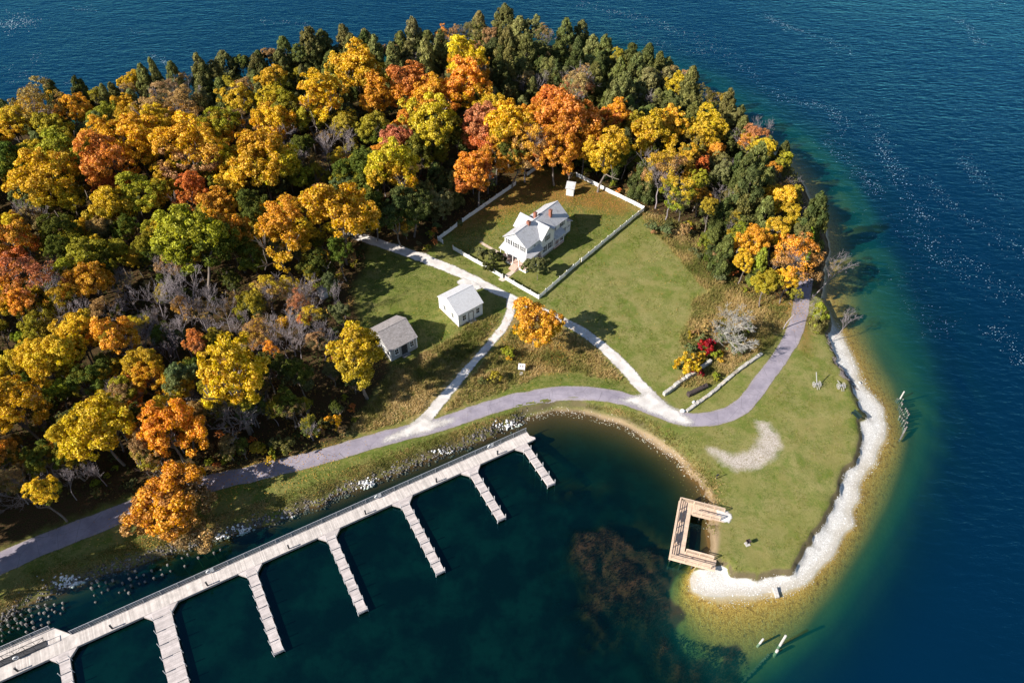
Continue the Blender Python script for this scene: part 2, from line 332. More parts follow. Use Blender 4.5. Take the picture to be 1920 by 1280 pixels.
# the harbour side: a smooth 0..1 field
HARB = PG([(-400,1500),(-400,1250),(0,1150),(600,920),(1000,700),(1345,820),(1420,950),(1420,1040),(1300,1056),(1252,1100),(1246,1150),(1262,1210),(1330,1262),(1400,1300),(1440,1400),(1440,1500)], 0)
_murk = smst(sdf(HARB, TX, TY)+(vnoise(TX, TY, 3, 71)-.5)*4, -3.0, 2.5)
gme = fast_mesh('ground', np.stack([TX.ravel(), TY.ravel(), TZ.ravel()], 1), grid_faces(len(AX), len(AY)), ground_material(),
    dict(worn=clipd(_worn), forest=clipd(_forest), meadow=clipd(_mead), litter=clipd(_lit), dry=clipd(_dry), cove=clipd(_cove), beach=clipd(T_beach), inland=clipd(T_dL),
         depth=np.where(T_dL > 0, 0, T_dep).ravel(), weed=T_weed.ravel(), slope=(slope*(T_dL > .2)*(T_beach < .3)).ravel(), murk=_murk.ravel()), smooth=True)
tag(link('ground', gme), kind='structure')

# ================================================================== WATER
def water_material():
    t = NT('lake_water'); p = t.pos(); A = lambda k: t.attr(k).outputs['Fac']
    dep = t.math('MAXIMUM', A('depth'), 0.0)
    ex = lambda k: t.math('EXPONENT', t.math('MULTIPLY', dep, -k))
    T = t.n('CombineColor', {0: ex(.62), 1: ex(.40), 2: ex(.60)}).outputs[0]
    inv = t.math('SUBTRACT', 1.0, t.math('EXPONENT', t.math('MULTIPLY', dep, -.34)))
    body = t.mix(t.ss(dep, 1.7, 4.3), (.002,.060,.050), (.0002,.0140,.037))
    mk = t.mix(t.ss(t.noise(.16, 5, .62, p), .40, .66), (.0003,.0056,.0056), (.0006,.0125,.0100)); mk = t.mix(t.ss(t.noise(.9, 4, .6, p), .5, .7, 0, .4), mk, (.0003,.0050,.0052))
    body = t.mix(A('murk'), body, mk)
    body = t.mix(1.0, body, t.n('CombineColor', {0: inv, 1: inv, 2: inv}).outputs[0], 'MULTIPLY')
    big = t.noise(.012, 3, .5, p)
    wv = t.n('TexNoise', {'Vector': t.map(p, (.42, .95, 1), (0,0,R(-12))), 'Scale': 1.0, 'Detail': 5, 'Roughness': .62, 'Distortion': .4}).outputs[0]
    w2 = t.n('TexNoise', {'Vector': t.map(p, (.13, .30, 1), (0,0,R(14))), 'Scale': 1.0, 'Detail': 3, 'Roughness': .5}).outputs[0]
    h = t.math('ADD', wv, t.math('MULTIPLY', w2, 1.2))
    calm = t.math('MULTIPLY', t.lin(A('calm'), 0, 1, 1.0, .22), t.lin(big, .3, .7, .7, 1.25))
    nm = t.n('Bump', {'Strength': 1.0, 'Distance': t.math('MULTIPLY', calm, .26), 'Height': h}).outputs[0]
    base = t.n('AddShader', {0: t.n('BsdfTransparent', {'Color': T}).outputs[0], 1: t.n('BsdfDiffuse', {'Color': body}).outputs[0]})
    gl = t.n('BsdfGlossy', {'Color': (.16,.64,1.0), 'Roughness': .06, 'Normal': nm})
    ior = t.lin(t.n('NewGeometry').outputs['Backfacing'], 0, 1, 1.45, .69)      # the same from both sides, so sunlight reaches the bed
    fr = t.n('Fresnel', {'IOR': ior, 'Normal': nm}).outputs[0]
    return t.done(t.n('MixShader', {0: fr, 1: base.outputs[0], 2: gl.outputs[0]}))
WX = axis(GX0, GX1, 1.0, (-2600, 2600)); WY = axis(GY0, GY1, 1.0, (-600, 4200)); XX, YY = np.meshgrid(WX, WY)
_, w_dL, w_dep, _, w_wd = relief(XX, YY, True)
w_m = smst(sdf(HARB, XX, YY), -6, 6); CALM = PG([(-400,1500),(-400,1250),(0,1150),(600,920),(1000,770),(1345,900),(1340,1060),(1600,1060),(1720,1500)], 0)
wme = fast_mesh('lake', np.stack([XX.ravel(), YY.ravel(), np.zeros(XX.size)], 1), grid_faces(len(WX), len(WY)), water_material(),
    dict(depth=np.where(w_dL > 0, 0, w_dep).ravel(), murk=w_m.ravel(), calm=np.maximum(smst(sdf(CALM, XX, YY), -25, 6), smst(w_dL, -14, 0)).ravel()), smooth=True)
tag(link('lake', wme), kind='structure')

# ================================================================== PATHS
def smooth_line(pts, step=.6):
    P = [Vector((p[0], p[1], 0)) for p in pts]; out = []
    for i in range(len(P)-1):
        a = P[max(i-1, 0)]; b = P[i]; c = P[i+1]; d = P[min(i+2, len(P)-1)]
        n = max(2, int((c-b).length/step))
        for k in range(n):
            s = k/n; out.append(.5*((2*b)+(c-a)*s+(2*a-5*b+4*c-d)*s*s+(3*b-a-3*c+d)*s**3))
    out.append(P[-1]); return out
def ribbon(name, px, widths, mat, dz, rough=.12, seed=1):
    line = smooth_line([G(x, y) for x, y in px]); n = len(line); rs = np.random.RandomState(seed)
    j = rs.randn(2, n)*rough; j = (j+np.roll(j, 1, 1)+np.roll(j, -1, 1))/2
    if not isinstance(widths, (list, tuple)): widths = [widths]*len(px)
    V = []; N = 5
    for i, p in enumerate(line):
        d = (line[min(i+1, n-1)]-line[max(i-1, 0)]); d.normalize(); nr = Vector((-d.y, d.x, 0))
        w = np.interp(i/(n-1), np.linspace(0, 1, len(widths)), widths)/2
        for k in range(N):
            s = -1+2*k/(N-1); q = p+nr*(s*w+(j[0, i] if k == 0 else j[1, i] if k == N-1 else 0)); V.append((q.x, q.y, 0))
    V = np.array(V); V[:, 2] = hgts(V[:, 0], V[:, 1])+dz
    F = [(i*N+k, i*N+k+1, (i+1)*N+k+1, (i+1)*N+k) for i in range(n-1) for k in range(N-1)]
    F = [f[::-1] for f in F]
    wv = np.repeat(np.interp(np.linspace(0, 1, n), np.linspace(0, 1, len(widths)), widths)/2, N); ed = (1-np.abs(np.tile(np.linspace(-1, 1, N), n)))*wv
    ar = np.concatenate([[0], np.cumsum([(line[i+1]-line[i]).length for i in range(n-1)])]); ed = np.minimum(ed, np.repeat(np.minimum(ar, ar[-1]-ar), N)*.8)
    return tag(link(name, fast_mesh(name, V, np.array(F), mat, dict(edge=ed), smooth=True)), kind='structure')
def patch(name, px, mat, dz, seed=0, jit=.15):
    """flat patch following the ground: fine clipped grid of its outline"""
    pts = smooth_line([G(x, y) for x, y in px]+[G(*px[0])], .5)[:-1]; rs = np.random.RandomState(seed)
    pts = [(p.x+rs.randn()*jit, p.y+rs.randn()*jit) for p in pts]
    bm = bmesh.new(); vs = [bm.verts.new((x, y, 0)) for x, y in pts]; f = bm.faces.new(vs)
    xs = [p[0] for p in pts]; ys = [p[1] for p in pts]
    for ax, lo, hi in ((0, min(xs), max(xs)), (1, min(ys), max(ys))):
        c = lo+.7
        while c < hi:
            co = [0,0,0]; co[ax] = c; no = [0,0,0]; no[ax] = 1
            bmesh.ops.bisect_plane(bm, geom=bm.verts[:]+bm.edges[:]+bm.faces[:], plane_co=co, plane_no=no); c += .7
    for v in bm.verts: v.co.z = hgt(v.co.x, v.co.y)+dz
    bmesh.ops.recalc_face_normals(bm, faces=bm.faces[:])
    if sum(f.normal.z for f in bm.faces) < 0: bmesh.ops.reverse_faces(bm, faces=bm.faces[:])
    me = bpy.data.meshes.new(name); bm.to_mesh(me); bm.free(); me.materials.append(mat)
    pa = np.array(pts); ed = sdf(pa, np.array([v.co.x for v in me.vertices]), np.array([v.co.y for v in me.vertices])); at = me.attributes.new('edge', 'FLOAT', 'POINT'); at.data.foreach_set('value', np.clip(ed, 0, 9).astype(np.float32))
    return tag(link(name, me), kind='structure')
def feather(t, sh, p, amp, w):
    nz = t.math('ADD', t.math('MULTIPLY', t.math('SUBTRACT', t.noise(2.2, 5, .7, p), .5), amp*1.6), t.math('MULTIPLY', t.math('SUBTRACT', t.noise(11, 4, .7, p), .5), amp*1.2))
    f = t.ss(t.math('ADD', t.attr('edge').outputs['Fac'], nz), .0, w)
    return t.done(t.n('MixShader', {0: f, 1: t.n('BsdfTransparent').outputs[0], 2: sh.outputs[0]}))
def asphalt():
    t = NT('asphalt'); p = t.pos(); n = t.noise(9, 5, .7, p); n2 = t.noise(.5, 4, .6, p); n3 = t.noise(40, 3, .6, p)
    c = t.mix(t.ss(n2, .3, .7), (.235,.208,.25), (.325,.288,.335)); c = t.mix(t.ss(n, .5, .8, 0, .5), c, (.36,.31,.30)); c = t.mix(t.ss(n3, .55, .75, 0, .5), c, (.12,.10,.11)); ed = t.attr('edge').outputs['Fac']; c = t.mix(t.math('MULTIPLY', t.ss(ed, .55, .1), t.ss(n, .35, .6, 0, .55)), c, (.30,.25,.16)); c = t.mix(t.ss(t.n('TexVoronoi', {'Vector': t.map(p, (.32,.32,.32)), 'Scale': 1.0}, feature='DISTANCE_TO_EDGE').outputs[0], .012, .0, 0, .55), c, (.10,.09,.10)); c = t.mix(t.ss(t.noise(1.1, 5, .7, p), .56, .68, 0, .5), c, (.20,.175,.19))
    return feather(t, t.bsdf(c, .9, t.bump(n3, .4, .02), .2), p, .22, .15)
def gravel(name='gravel', amp=.55, fw=.35, a=(.52,.48,.45), b=(.72,.68,.64)):
    t = NT(name); p = t.pos(); n = t.noise(9, 5, .7, p); n2 = t.noise(.6, 4, .6, p); n3 = t.noise(28, 3, .6, p)
    c = t.mix(t.ss(n2, .3, .7), a, b); c = t.mix(t.ss(n, .5, .75, 0, .55), c, (.33,.27,.20)); c = t.mix(t.ss(n3, .55, .75, 0, .4), c, (.85,.82,.78)); c = t.mix(t.ss(t.noise(2.4, 5, .7, p), .54, .70, 0, .5), c, (.36,.31,.24))
    return feather(t, t.bsdf(c, .95, t.bump(n3, .6, .03), .1), p, amp, fw)
M_ASPH = asphalt(); M_GRAV = gravel(); M_BRICKW = gravel('flagstone', .2, .15, (.46,.36,.28), (.62,.52,.42)); M_SPILL = gravel('spilled_gravel', 1.0, 1.3)
ribbon('paved_path', [(-120,1110),(-60,1084),(0,1056),(60,1029),(130,1001),(200,974),(260,950),(320,928),(400,905),(500,881),(600,857),(680,833),(760,811),(830,794),(900,770),(960,752),(1020,740),(1070,736),(1120,739),(1170,748),(1220,765),(1270,783),(1320,787),(1370,775),(1402,750),(1432,712),(1460,673),(1484,634),(1496,602),(1502,574),(1507,545),(1512,520)],
       [4.2,4.2,3.9,3.6,3.4,3.3,3.2,3.2,3.1,3.1,3.2,3.1,3.1,3.1,3.0], M_ASPH, .05, .07, 1)
ribbon('gravel_lane', [(640,432),(700,453),(750,469),(800,487),(850,507),(890,525),(925,543),(965,561),(1005,578),(1050,599),(1098,626),(1138,657),(1172,690),(1200,722),(1222,745),(1252,772)], [2.6,2.7,2.7,2.7,2.8,2.8,2.6,2.2,1.9,2.0,2.2,2.3,2.5,2.6,2.6,2.8], M_GRAV, .066, .09, 2)
ribbon('gravel_footpath', [(956,558),(957,585),(944,613),(920,643),(890,678),(860,713),(830,748),(803,779),(780,806)], [1.5,2.0,1.9,1.8,1.8,1.9,2.0,2.4,3.0], M_GRAV, .08, .09, 3)
patch('gravel_apron', [(690,840),(740,806),(780,784),(798,774),(820,784),(880,776),(840,800),(775,822)], M_SPILL, .096, 4)
patch('gravel_apron', [(1190,738),(1222,730),(1250,752),(1286,775),(1306,794),(1290,804),(1240,788),(1180,762),(1140,752)], M_SPILL, .098, 5)
patch('gravel_apron', [(868,520),(902,536),(898,545),(876,540),(855,530)], M_GRAV, .10, 6, .1)
ribbon('stone_walk', [(938,527),(950,518),(966,507),(980,499)], [1.5,1.2,1.1,1.0], M_BRICKW, .05, .04, 8)
ribbon('stone_walk', [(899,453),(915,463),(930,471),(944,479)], [.8,.8,.8,.8], M_BRICKW, .05, .04, 9)
# ================================================================== DOCKS
random.seed(5)
M_PLANK = simple('weathered_plank', (.56,.50,.46), .85, .16, 1.2, .15, tint=.16)
M_PLANK2 = simple('pier_plank', (.50,.44,.42), .85, .16, 1.2, .15, tint=.14)
M_FASCIA = simple('fascia_timber', (.42,.37,.35), .85, .2, 2.0, .15)
M_DARKWOOD = simple('tarred_wood', (.10,.085,.075), .9, .3, 2.0)
M_GALV = simple('galvanised_steel', (.46,.47,.50), .5, .12, 4.0, metal=.4)
M_PIPE = simple('grey_pipe', (.42,.42,.43), .6, .15, 3.0)
M_DARK = simple('dark_metal', (.05,.05,.055), .6, .2, 3.0)
M_WHITE = simple('white_paint', (.78,.77,.75), .6, .06, 2.0)
M_TREATED = simple('treated_lumber', (.62,.46,.34), .85, .14, 2.0, .1, tint=.12)
M_PILE = simple('old_pile_wood', (.20,.185,.17), .9, .3, 5.0, .3, tint=.3)
DC = Vector((-31.293, 58.385, 0)); DA = R(28.93); ZD = .75
def pile_to_bed(mb, x, y, r, ztop, e, n=8):
    """round leg from the lake bed up to ztop at local x, y of empty e"""
    ca, sa = math.cos(e.rotation_euler.z), math.sin(e.rotation_euler.z)
    wx = e.location.x+x*ca-y*sa; wy = e.location.y+x*sa+y*ca
    mb.cyl((x, y, hgt(wx, wy)-.3-e.location.z), (x, y, ztop-e.location.z), r, n=n)
walk = empty('boardwalk', (DC.x, DC.y, 0), DA)
tag(walk, 'long weathered plank boardwalk with railing running along the harbour bank', 'boardwalk')
SL, SR, WW = -78.0, 39.7, 2.15
mb = MB(); s = SL
while s < SR-.05:
    mb.b2(s, s+.147, .06, WW-.06, ZD-.05, ZD+random.uniform(-.004,.004)); s += .16
tag(mb.build('deck_planks', M_PLANK, walk), kind='stuff')
mb = MB(); mb.b2(SL, SR, 0, .055, ZD-.42, ZD+.005); mb.build('fascia', M_FASCIA, walk)
mb = MB(); mb.b2(SL, SR, WW-.055, WW, ZD-.42, ZD+.005); mb.build('fascia', M_FASCIA, walk)
mb = MB(); mb.b2(SR+.002, SR+.06, 0, WW, ZD-.42, ZD+.005); mb.build('fascia', M_FASCIA, walk)
mb = MB()
for k in range(34):
    for t in (.35, WW-.35): pile_to_bed(mb, SL+2+k*3.5, t, .13, ZD-.06, walk)
tag(mb.build('support_piles', M_DARKWOOD, walk), kind='stuff')
# end brace step
mb = MB(); mb.vprism([(SR+.065, 0), (SR+.65, .1), (SR+.65, .45), (SR+.065, 1.1)], ZD-.30, ZD-.01); mb.build('corner_bracket', M_PLANK2, walk)
# railing
mb = MB(); mb.beam((-32.5, WW-.04, ZD+1.06), (SR, WW-.04, ZD+1.06), .07, .06); rail = mb.build('top_rail', M_GALV, walk)
for h in (.38, .72):
    mb = MB(); mb.beam((-32.5, WW-.04, ZD+h), (SR, WW-.04, ZD+h), .045, .045); mb.build('rail', M_GALV, walk)
post_me = MB().b2(-.035, .035, -.035, .035, 0, 1.03).mesh('rail_post', M_GALV)
s = -32.4
while s < SR:
    o = link('rail_post', post_me, walk); o.location = (s, WW-.04, ZD); s += 2.4
# wider landing at the far end of the boardwalk
mb = MB(); s = -78
while s < -34.6: mb.b2(s, s+.147, WW+.004, 4.36, ZD-.05, ZD+random.uniform(-.004,.004)); s += .16
tag(mb.build('landing_planks', M_PLANK, walk), kind='stuff')
mb = MB(); mb.vprism([(-34.6, WW+.004), (-32.55, WW+.004), (-34.6, 4.36)], ZD-.06, ZD-.002); mb.build('landing_corner', M_PLANK, walk)
mb = MB(); mb.b2(-78, -34.6, 4.36, 4.41, ZD-.4, ZD); mb.beam((-34.6, 4.40, ZD-.2), (-32.52, WW+.04, ZD-.2), .05, .4); mb.build('fascia', M_FASCIA, walk)
mb = MB()
for h, w in ((1.06, .07), (.72, .045), (.38, .045)): mb.beam((-78, 4.3, ZD+h), (-34.8, 4.3, ZD+h), w, .05)
mb.build('rail', M_GALV, walk)
for k in range(18):
    o = link('rail_post', post_me, walk); o.location = (-34.9-k*2.4, 4.3, ZD)
# gangway
gw = empty('gangway', (DC.x, DC.y, 0), DA); tag(gw, 'dark metal truss gangway lying on the boardwalk landing', 'gangway')
for t in (2.05, 2.85):
    mb = MB(); mb.beam((-62, t, ZD+1.12), (-35.6, t, ZD+1.12), .06, .06); mb.beam((-62, t, ZD+.12), (-35.6, t, ZD+.12), .08, .12); x = -62; i = 0
    while x < -35.7:
        mb.beam((x, t, ZD+.1), (x, t, ZD+1.1), .05, .05)
        mb.beam((x, t, ZD+.12), (x+1.32, t, ZD+1.1), .035, .035) if i % 2 else mb.beam((x, t, ZD+1.1), (x+1.32, t, ZD+.12), .035, .035)
        x += 1.32; i += 1
    mb.build('side_truss', M_DARK, gw)
mb = MB(); mb.b2(-62, -35.6, 2.12, 2.78, ZD+.05, ZD+.09); mb.build('walk_surface', M_DARK, gw)
mb = MB(); mb.beam((-35.62, 2.02, ZD+1.14), (-35.62, 2.88, ZD+1.14), .06, .06); mb.build('end_bar', M_DARK, gw)
# finger piers
FING = [(38.0, 1.2, 9.05, 4, 'shortest finger pier, at the end of the boardwalk by the cove'), (28.05, 1.26, 10.75, 5, 'short finger pier, second from the cove end of the boardwalk'),
        (16.0, 1.28, 14.2, 7, 'long narrow finger pier, third from the cove end of the boardwalk'), (3.9, 1.28, 14.25, 7, 'long narrow finger pier, fourth from the cove end of the boardwalk'),
        (-8.2, 1.3, 14.1, 7, 'long narrow finger pier beside the wide main pier'), (-20.97, 2.42, 24.0, 11, 'wide main pier reaching out from the boardwalk'), (-33.8, 1.3, 14.2, 7, 'narrow finger pier beside the landing with the gangway'),
        ]
for fi, (sx, w, ln, ns, lab) in enumerate(FING):
    e = empty('finger_pier', (DC.x+math.cos(DA)*sx, DC.y+math.sin(DA)*sx, 0), DA); tag(e, 'grey ' + lab, 'pier', 'finger piers along the boardwalk')
    # gussets and base panel
    for sg in (-1, 1):
        if fi == 0 and sg == 1: continue
        mb = MB(); mb.vprism([(sg*w/2, -.03), (sg*(w/2+1.1), -.03), (sg*w/2, -1.2)], ZD-.05, ZD-.003); mb.build('gusset', M_PLANK2, e)
        mb = MB(); mb.beam((sg*(w/2+1.1), -.06, ZD-.2), (sg*(w/2+.03), -1.2, ZD-.2), .05, .38); mb.build('fascia', M_FASCIA, e)
    seg = (ln-1.25)/ns; y = 0; parts = [(0, 1.22)]+[(1.25+i*seg, 1.25+(i+1)*seg-.05) for i in range(ns)]
    for a, b in parts:
        mb = MB(); q = a+.004; n = max(3, int((b-a)/.15)); st = (b-a)/n
        for k in range(n): mb.b2(-w/2+.02, w/2-.02, -(a+(k+1)*st)+.012, -(a+k*st), ZD-.05, ZD+random.uniform(-.004,.004))
        mb.b2(-w/2-.02, -w/2+.018, -b, -a, ZD-.36, ZD+.004, .5); mb.b2(w/2-.018, w/2+.02, -b, -a, ZD-.36, ZD+.004, .5)
        if b > ln-.2: mb.b2(-w/2, w/2, -b-.05, -b-.002, ZD-.36, ZD+.004, .5)
        mb.build('deck_section', M_PLANK2, e)
    for i in range(ns+1):
        yy = -(1.25+i*seg-.02) if i < ns else -(ln-.12)
        for sg in (-1, 1):
            mb = MB(); lx = sg*(w/2+.085); pile_to_bed(mb, lx, yy, .055, ZD+.85+random.uniform(-.06,.06), e); mb.build('post', M_PIPE, e, True)
# power pedestals on the front edge of the boardwalk, life rings on the railing
ped = MB().b2(-.10,.10,-.09,.09,0,.95).b2(-.13,.13,-.12,.12,.952,1.05).mesh('pedestal', M_DARK)
def at_walk(s, t, z=0): return (DC.x+math.cos(DA)*s-math.sin(DA)*t, DC.y+math.sin(DA)*s+math.cos(DA)*t, z)
for s in (33.2, 22.1, 10.0, -2.2, -14.3, -27.4, -39.4):
    o = link('power_pedestal', ped); o.location = at_walk(s, .28, ZD); o.rotation_euler.z = DA
    tag(o, 'short dark power pedestal on the front edge of the boardwalk', 'pedestal', 'power pedestals along the boardwalk')
def torus_mesh(name, R0, r0, mat, n=18, k=8):
    V = []; F = []
    for i in range(n):
        a = 2*math.pi*i/n
        for j in range(k):
            b = 2*math.pi*j/k; V.append(((R0+r0*math.cos(b))*math.cos(a), r0*math.sin(b), (R0+r0*math.cos(b))*math.sin(a)))
            F.append((i*k+j, ((i+1) % n)*k+j, ((i+1) % n)*k+(j+1) % k, i*k+(j+1) % k))
    return fast_mesh(name, V, F, mat, smooth=True)
ring_me = torus_mesh('ring', .30, .075, M_WHITE); box_me = MB().b2(-.2,.2,-.02,.02,-.42,.42).mesh('back_board', M_WHITE)
for s in (32.6, 12.6, -13.6):
    e = empty('life_ring', at_walk(s, WW-.14, ZD+.62), DA); tag(e, 'white life ring hung on the boardwalk railing', 'life ring', 'life rings on the railing')
    o = link('ring', ring_me, e); o = link('back_board', box_me, e); o.location = (.55, .0, 0)
e = empty('life_ring', at_walk(-39.3, 1.95, ZD+.62), DA); tag(e, 'white life ring on the side of the truss gangway', 'life ring', 'life rings on the railing'); link('ring', ring_me, e)

# ---- old pile stumps of a vanished wharf
Z8 = [(75,440),(175,465),(320,395),(260,430),(395,365),(475,325),(550,285),(630,265),(635,320),(550,355),(610,370),(490,395),(405,430),(325,465),(265,490),(180,520),(95,555),(20,590),(20,645),(15,535),(90,490),(415,490),(345,520),(485,460),(270,555),(410,525),(915,70),(975,50),(990,95),(1060,60),(1130,40),(920,120),(1020,160),(1080,130),(940,190),(950,255),(1225,70),(1300,30),(1310,95),(1390,70),(1370,10),(1450,55),(1540,20),(1190,160),(1250,130),(1290,165),(5,480),(55,400),(130,380),(215,385),(300,340),(385,305),(455,290),(160,430),(235,415),(40,500),(130,510),(220,470),(350,440),(440,365),(520,330)]
Z1 = [(715,670),(765,685),(800,675),(845,655),(755,655),(685,720),(735,740),(780,720),(808,712),(860,695),(895,645),(905,678),(935,622),(950,655),(1015,580),(1050,565),(1105,580),(1032,628),(1135,550),(1180,520),(1195,555),(1230,535),(1245,520),(665,775),(700,755)]
stk = [(x/5.333, 1080+y/5.333) for x, y in Z8]+[(x/2.977, 850+y/2.977) for x, y in Z1]
st_me = []
for k in range(5):
    mb = MB(); r = .12+.015*k; mb.cyl((0,0,-2.6), (random.uniform(-.05,.05), random.uniform(-.05,.05), .25+.06*k), r*1.05, r, 9); mb.cyl((0,0,.24+.06*k), (.0,.0,.30+.06*k), r*.9, r*.55, 9, tint=.45); st_me.append(mb.mesh('pile_stump', M_PILE))
seen = []
for px, py in stk:
    x, y = U(px, py, .2)
    if hgt(x, y) > -.05 or any((x-a)**2+(y-b)**2 < .3 for a, b in seen): continue
    seen.append((x, y)); o = link('pile_stump', random.choice(st_me)); o.location = (x, y, random.uniform(-.15,.1)); o.rotation_euler = (random.uniform(-.08,.08), random.uniform(-.08,.08), random.random()*6)
    tag(o, 'grey rotten pile stump in the water between the bank and the boardwalk', 'pile stump', 'rotten wharf piles beside the boardwalk')
# piles and posts on the outer side
def post(px, py, h, r, lab, cat='post', lean=(0, 0), mat=None, group=None, name='mooring_post'):
    x, y = U(px, py, 0.0); z = min(hgt(x, y), 0)
    mb = MB(); k = h-z; mb.cyl((0,0,-.4), (lean[0], lean[1], k), r*1.1, r, 10); mb.cyl((lean[0], lean[1], k), (lean[0], lean[1], k+.06), r, r*.7, 10)
    o = mb.build(name, mat or M_PILEW); o.location = (x, y, z); tag(o, lab, cat, group); return o
M_PILEW = simple('bleached_pile', (.48,.45,.415), .85, .25, 4.0, .3)
post(1462.5, 1209, 3.1, .17, 'tall bleached post standing in the shallows off the point')
post(1422.5, 1206, 1.3, .15, 'short leaning bleached post in the shallows off the point', lean=(.35,.1))
post(1456, 1221, .5, .2, 'low stump standing beside the tall bleached post')
post(1688, 747, 1.9, .13, 'slim bleached post above the pile field off the stony beach')
zq = lambda x, y: (1480+x/8, 660+y/8)
for k, (x, y) in enumerate([(1620,690),(1635,705),(1705,705),(1680,755),(1695,785),(1655,815),(1670,840),(1745,845),(1685,868),(1760,880),(1705,895),(1800,925),(1720,930),(1780,910),(1660,965),(1735,960),(1700,985),(1790,945),(1765,985),(1720,1025),(1690,1000),(1755,1040),(1725,1105),(1740,1070),(1770,1060),(1700,1060),(1730,1140),(1760,1120)]):
    px, py = zq(x, y); wx, wy = U(px, py, .1); z = hgt(wx, wy); o = link('pile_stump', st_me[k % 5]); o.location = (wx, wy, -.2); o.scale = (.72, .72, 1); o.rotation_euler = (random.uniform(-.1,.1), random.uniform(-.1,.1), k)
    tag(o, 'weathered pile stump in the shallows off the stony beach', 'pile stump', 'pile field off the stony beach')
# sunken crib timber and slab
mb = MB()
for a, b in (((1693,812),(1699,802)),((1690,818),(1697,806)),((1686,826),(1693,814))):
    p = U(*a, 0); q = U(*b, 0); mb.beam((p[0], p[1], -.15), (q[0], q[1], .05), .22, .22)
o = mb.build('crib_timber', M_PILE); tag(o, 'dark waterlogged crib timbers at the foot of the pile field', 'timber')
p = U(1452, 1103, .2); q = U(1457, 1121, 0)
mb = MB(); mb.beam((p[0], p[1], .35), (q[0], q[1], .15), .5, .5); o = mb.build('stranded_log', M_PILEW); tag(o, 'pale squared timber sticking out of the white beach into the water', 'timber')
mb = MB()
for k in range(16):
    s = k/15; px = 1395+(1442-1395)*s; py = 1273-(1273-1226)*s; x, y = U(px, py, -.5); z = hgt(x, y); mb.cyl((x, y, z-.2), (x+random.uniform(-.1,.1), y, z+.5+random.random()*.5), .2, .16, 7)
o = mb.build('sunken_piles', M_PILE); tag(o, 'row of sunken pile tops leading towards the tall bleached post', 'piles', kind='stuff')

# ================================================================== FISHING PLATFORM
P1 = Vector((26.16, 65.51, 0)); FM = Vector((-.2908, -.9568, 0)); FP = Vector((.9568, -.2908, 0)); ZF = 1.35
fa = math.atan2(FP.y, FP.x)                                  # local x = FP, local y = -FM
pl = empty('fishing_platform', (P1.x, P1.y, 0), fa); tag(pl, 'new timber fishing platform with railings and benches on two ramps', 'platform')
def planks(x0, x1, y0, y1, along_x, z0=ZF, z1=ZF, ax='x'):
    mb = MB(); st = .16
    if along_x:
        x = x0
        while x < x1-.02:
            f = (x-x0)/(x1-x0); z = z0+(z1-z0)*f; mb.b2(x, min(x+.148, x1), y0, y1, z-.05, z+random.uniform(-.004,.004)); x += st
    else:
        y = y0
        while y < y1-.02: mb.b2(x0, x1, y, min(y+.148, y1), z0-.05, z0+random.uniform(-.004,.004)); y += st
    return mb
LM = 10.24
tag(planks(0, 2.0, -LM, 0, False).build('deck_planks', M_TREATED, pl), kind='stuff')
tag(planks(2.02, 7.1, -1.8, 0, True).build('ramp_planks', M_TREATED, pl), kind='stuff')
tag(planks(2.02, 6.7, -LM, -LM+1.65, True).build('ramp_planks', M_TREATED, pl), kind='stuff')
for a in ((-.06, 0, -LM-.03, .03), (2.0, 2.02, -LM+1.67, -1.82), (0, 7.1, .002, .05), (0, 6.7, -LM-.05, -LM-.002), (2.02, 7.1, -1.86, -1.81), (2.02, 6.7, -LM+1.655, -LM+1.7)):
    MB().b2(a[0], a[1], a[2], a[3], ZF-.35, ZF+.004).build('fascia', M_TREATED, pl)
mb = MB()
for x in (.2, 1.8):
    for k in range(5): pile_to_bed(mb, x, -.3-k*2.4, .12, ZF-.06, pl)
for x in (3.5, 5.2):
    for y in (-.2, -1.6, -LM+.2, -LM+1.45): pile_to_bed(mb, x, y, .12, ZF-.06, pl)
tag(mb.build('support_piles', M_DARKWOOD, pl), kind='stuff')
def railing(pts, name='railing'):
    for (x0, y0), (x1, y1) in zip(pts[:-1], pts[1:]):
        L = math.hypot(x1-x0, y1-y0); n = max(1, round(L/1.6))
        for k in range(n+1):
            x = x0+(x1-x0)*k/n; y = y0+(y1-y0)*k/n; MB().b2(x-.05, x+.05, y-.05, y+.05, ZF+.004, ZF+1.04).build('rail_post', M_TREATED, pl)
        for h, w, t in ((1.07, .16, .045), (.78, .045, .10), (.5, .045, .10), (.22, .045, .10)):
            MB().beam((x0, y0, ZF+h), (x1, y1, ZF+h), w, t).build('rail', M_TREATED, pl)
railing([(.07, .0-.06), (.07, -LM+.06)]); railing([(.16, -.06), (2.2, -.06)]); railing([(.16, -LM+.06), (2.2, -LM+.06)])
railing([(2.3, -.08), (6.9, -.08)]); railing([(2.25, -1.72), (6.4, -1.72)]); railing([(2.2, -LM+1.58), (6.2, -LM+1.58)]); railing([(2.3, -LM+.08), (6.0, -LM+.08)])
for yb in (-3.1, -6.9):
    e = empty('bench', (P1.x+FP.x*.55+FM.x*(-yb), P1.y+FP.y*.55+FM.y*(-yb), ZF), fa); tag(e, 'timber bench built against the railing of the fishing platform', 'bench', 'benches on the fishing platform')
    MB().b2(-.2, .25, -.85, .85, .40, .45).build('seat', M_TREATED, e); MB().b2(-.27, -.22, -.85, .85, .5, .98).build('backrest', M_TREATED, e)
    for y in (-.7, .7): MB().b2(-.18, .2, y-.05, y+.05, .004, .397).build('leg', M_TREATED, e)
# gravel ramps at its two ends are laid in the white stone
patch('gravel_landing', [(1346,952),(1368,958),(1374,972),(1366,981),(1348,977),(1338,962)], M_GRAV, .09, 21, .05)
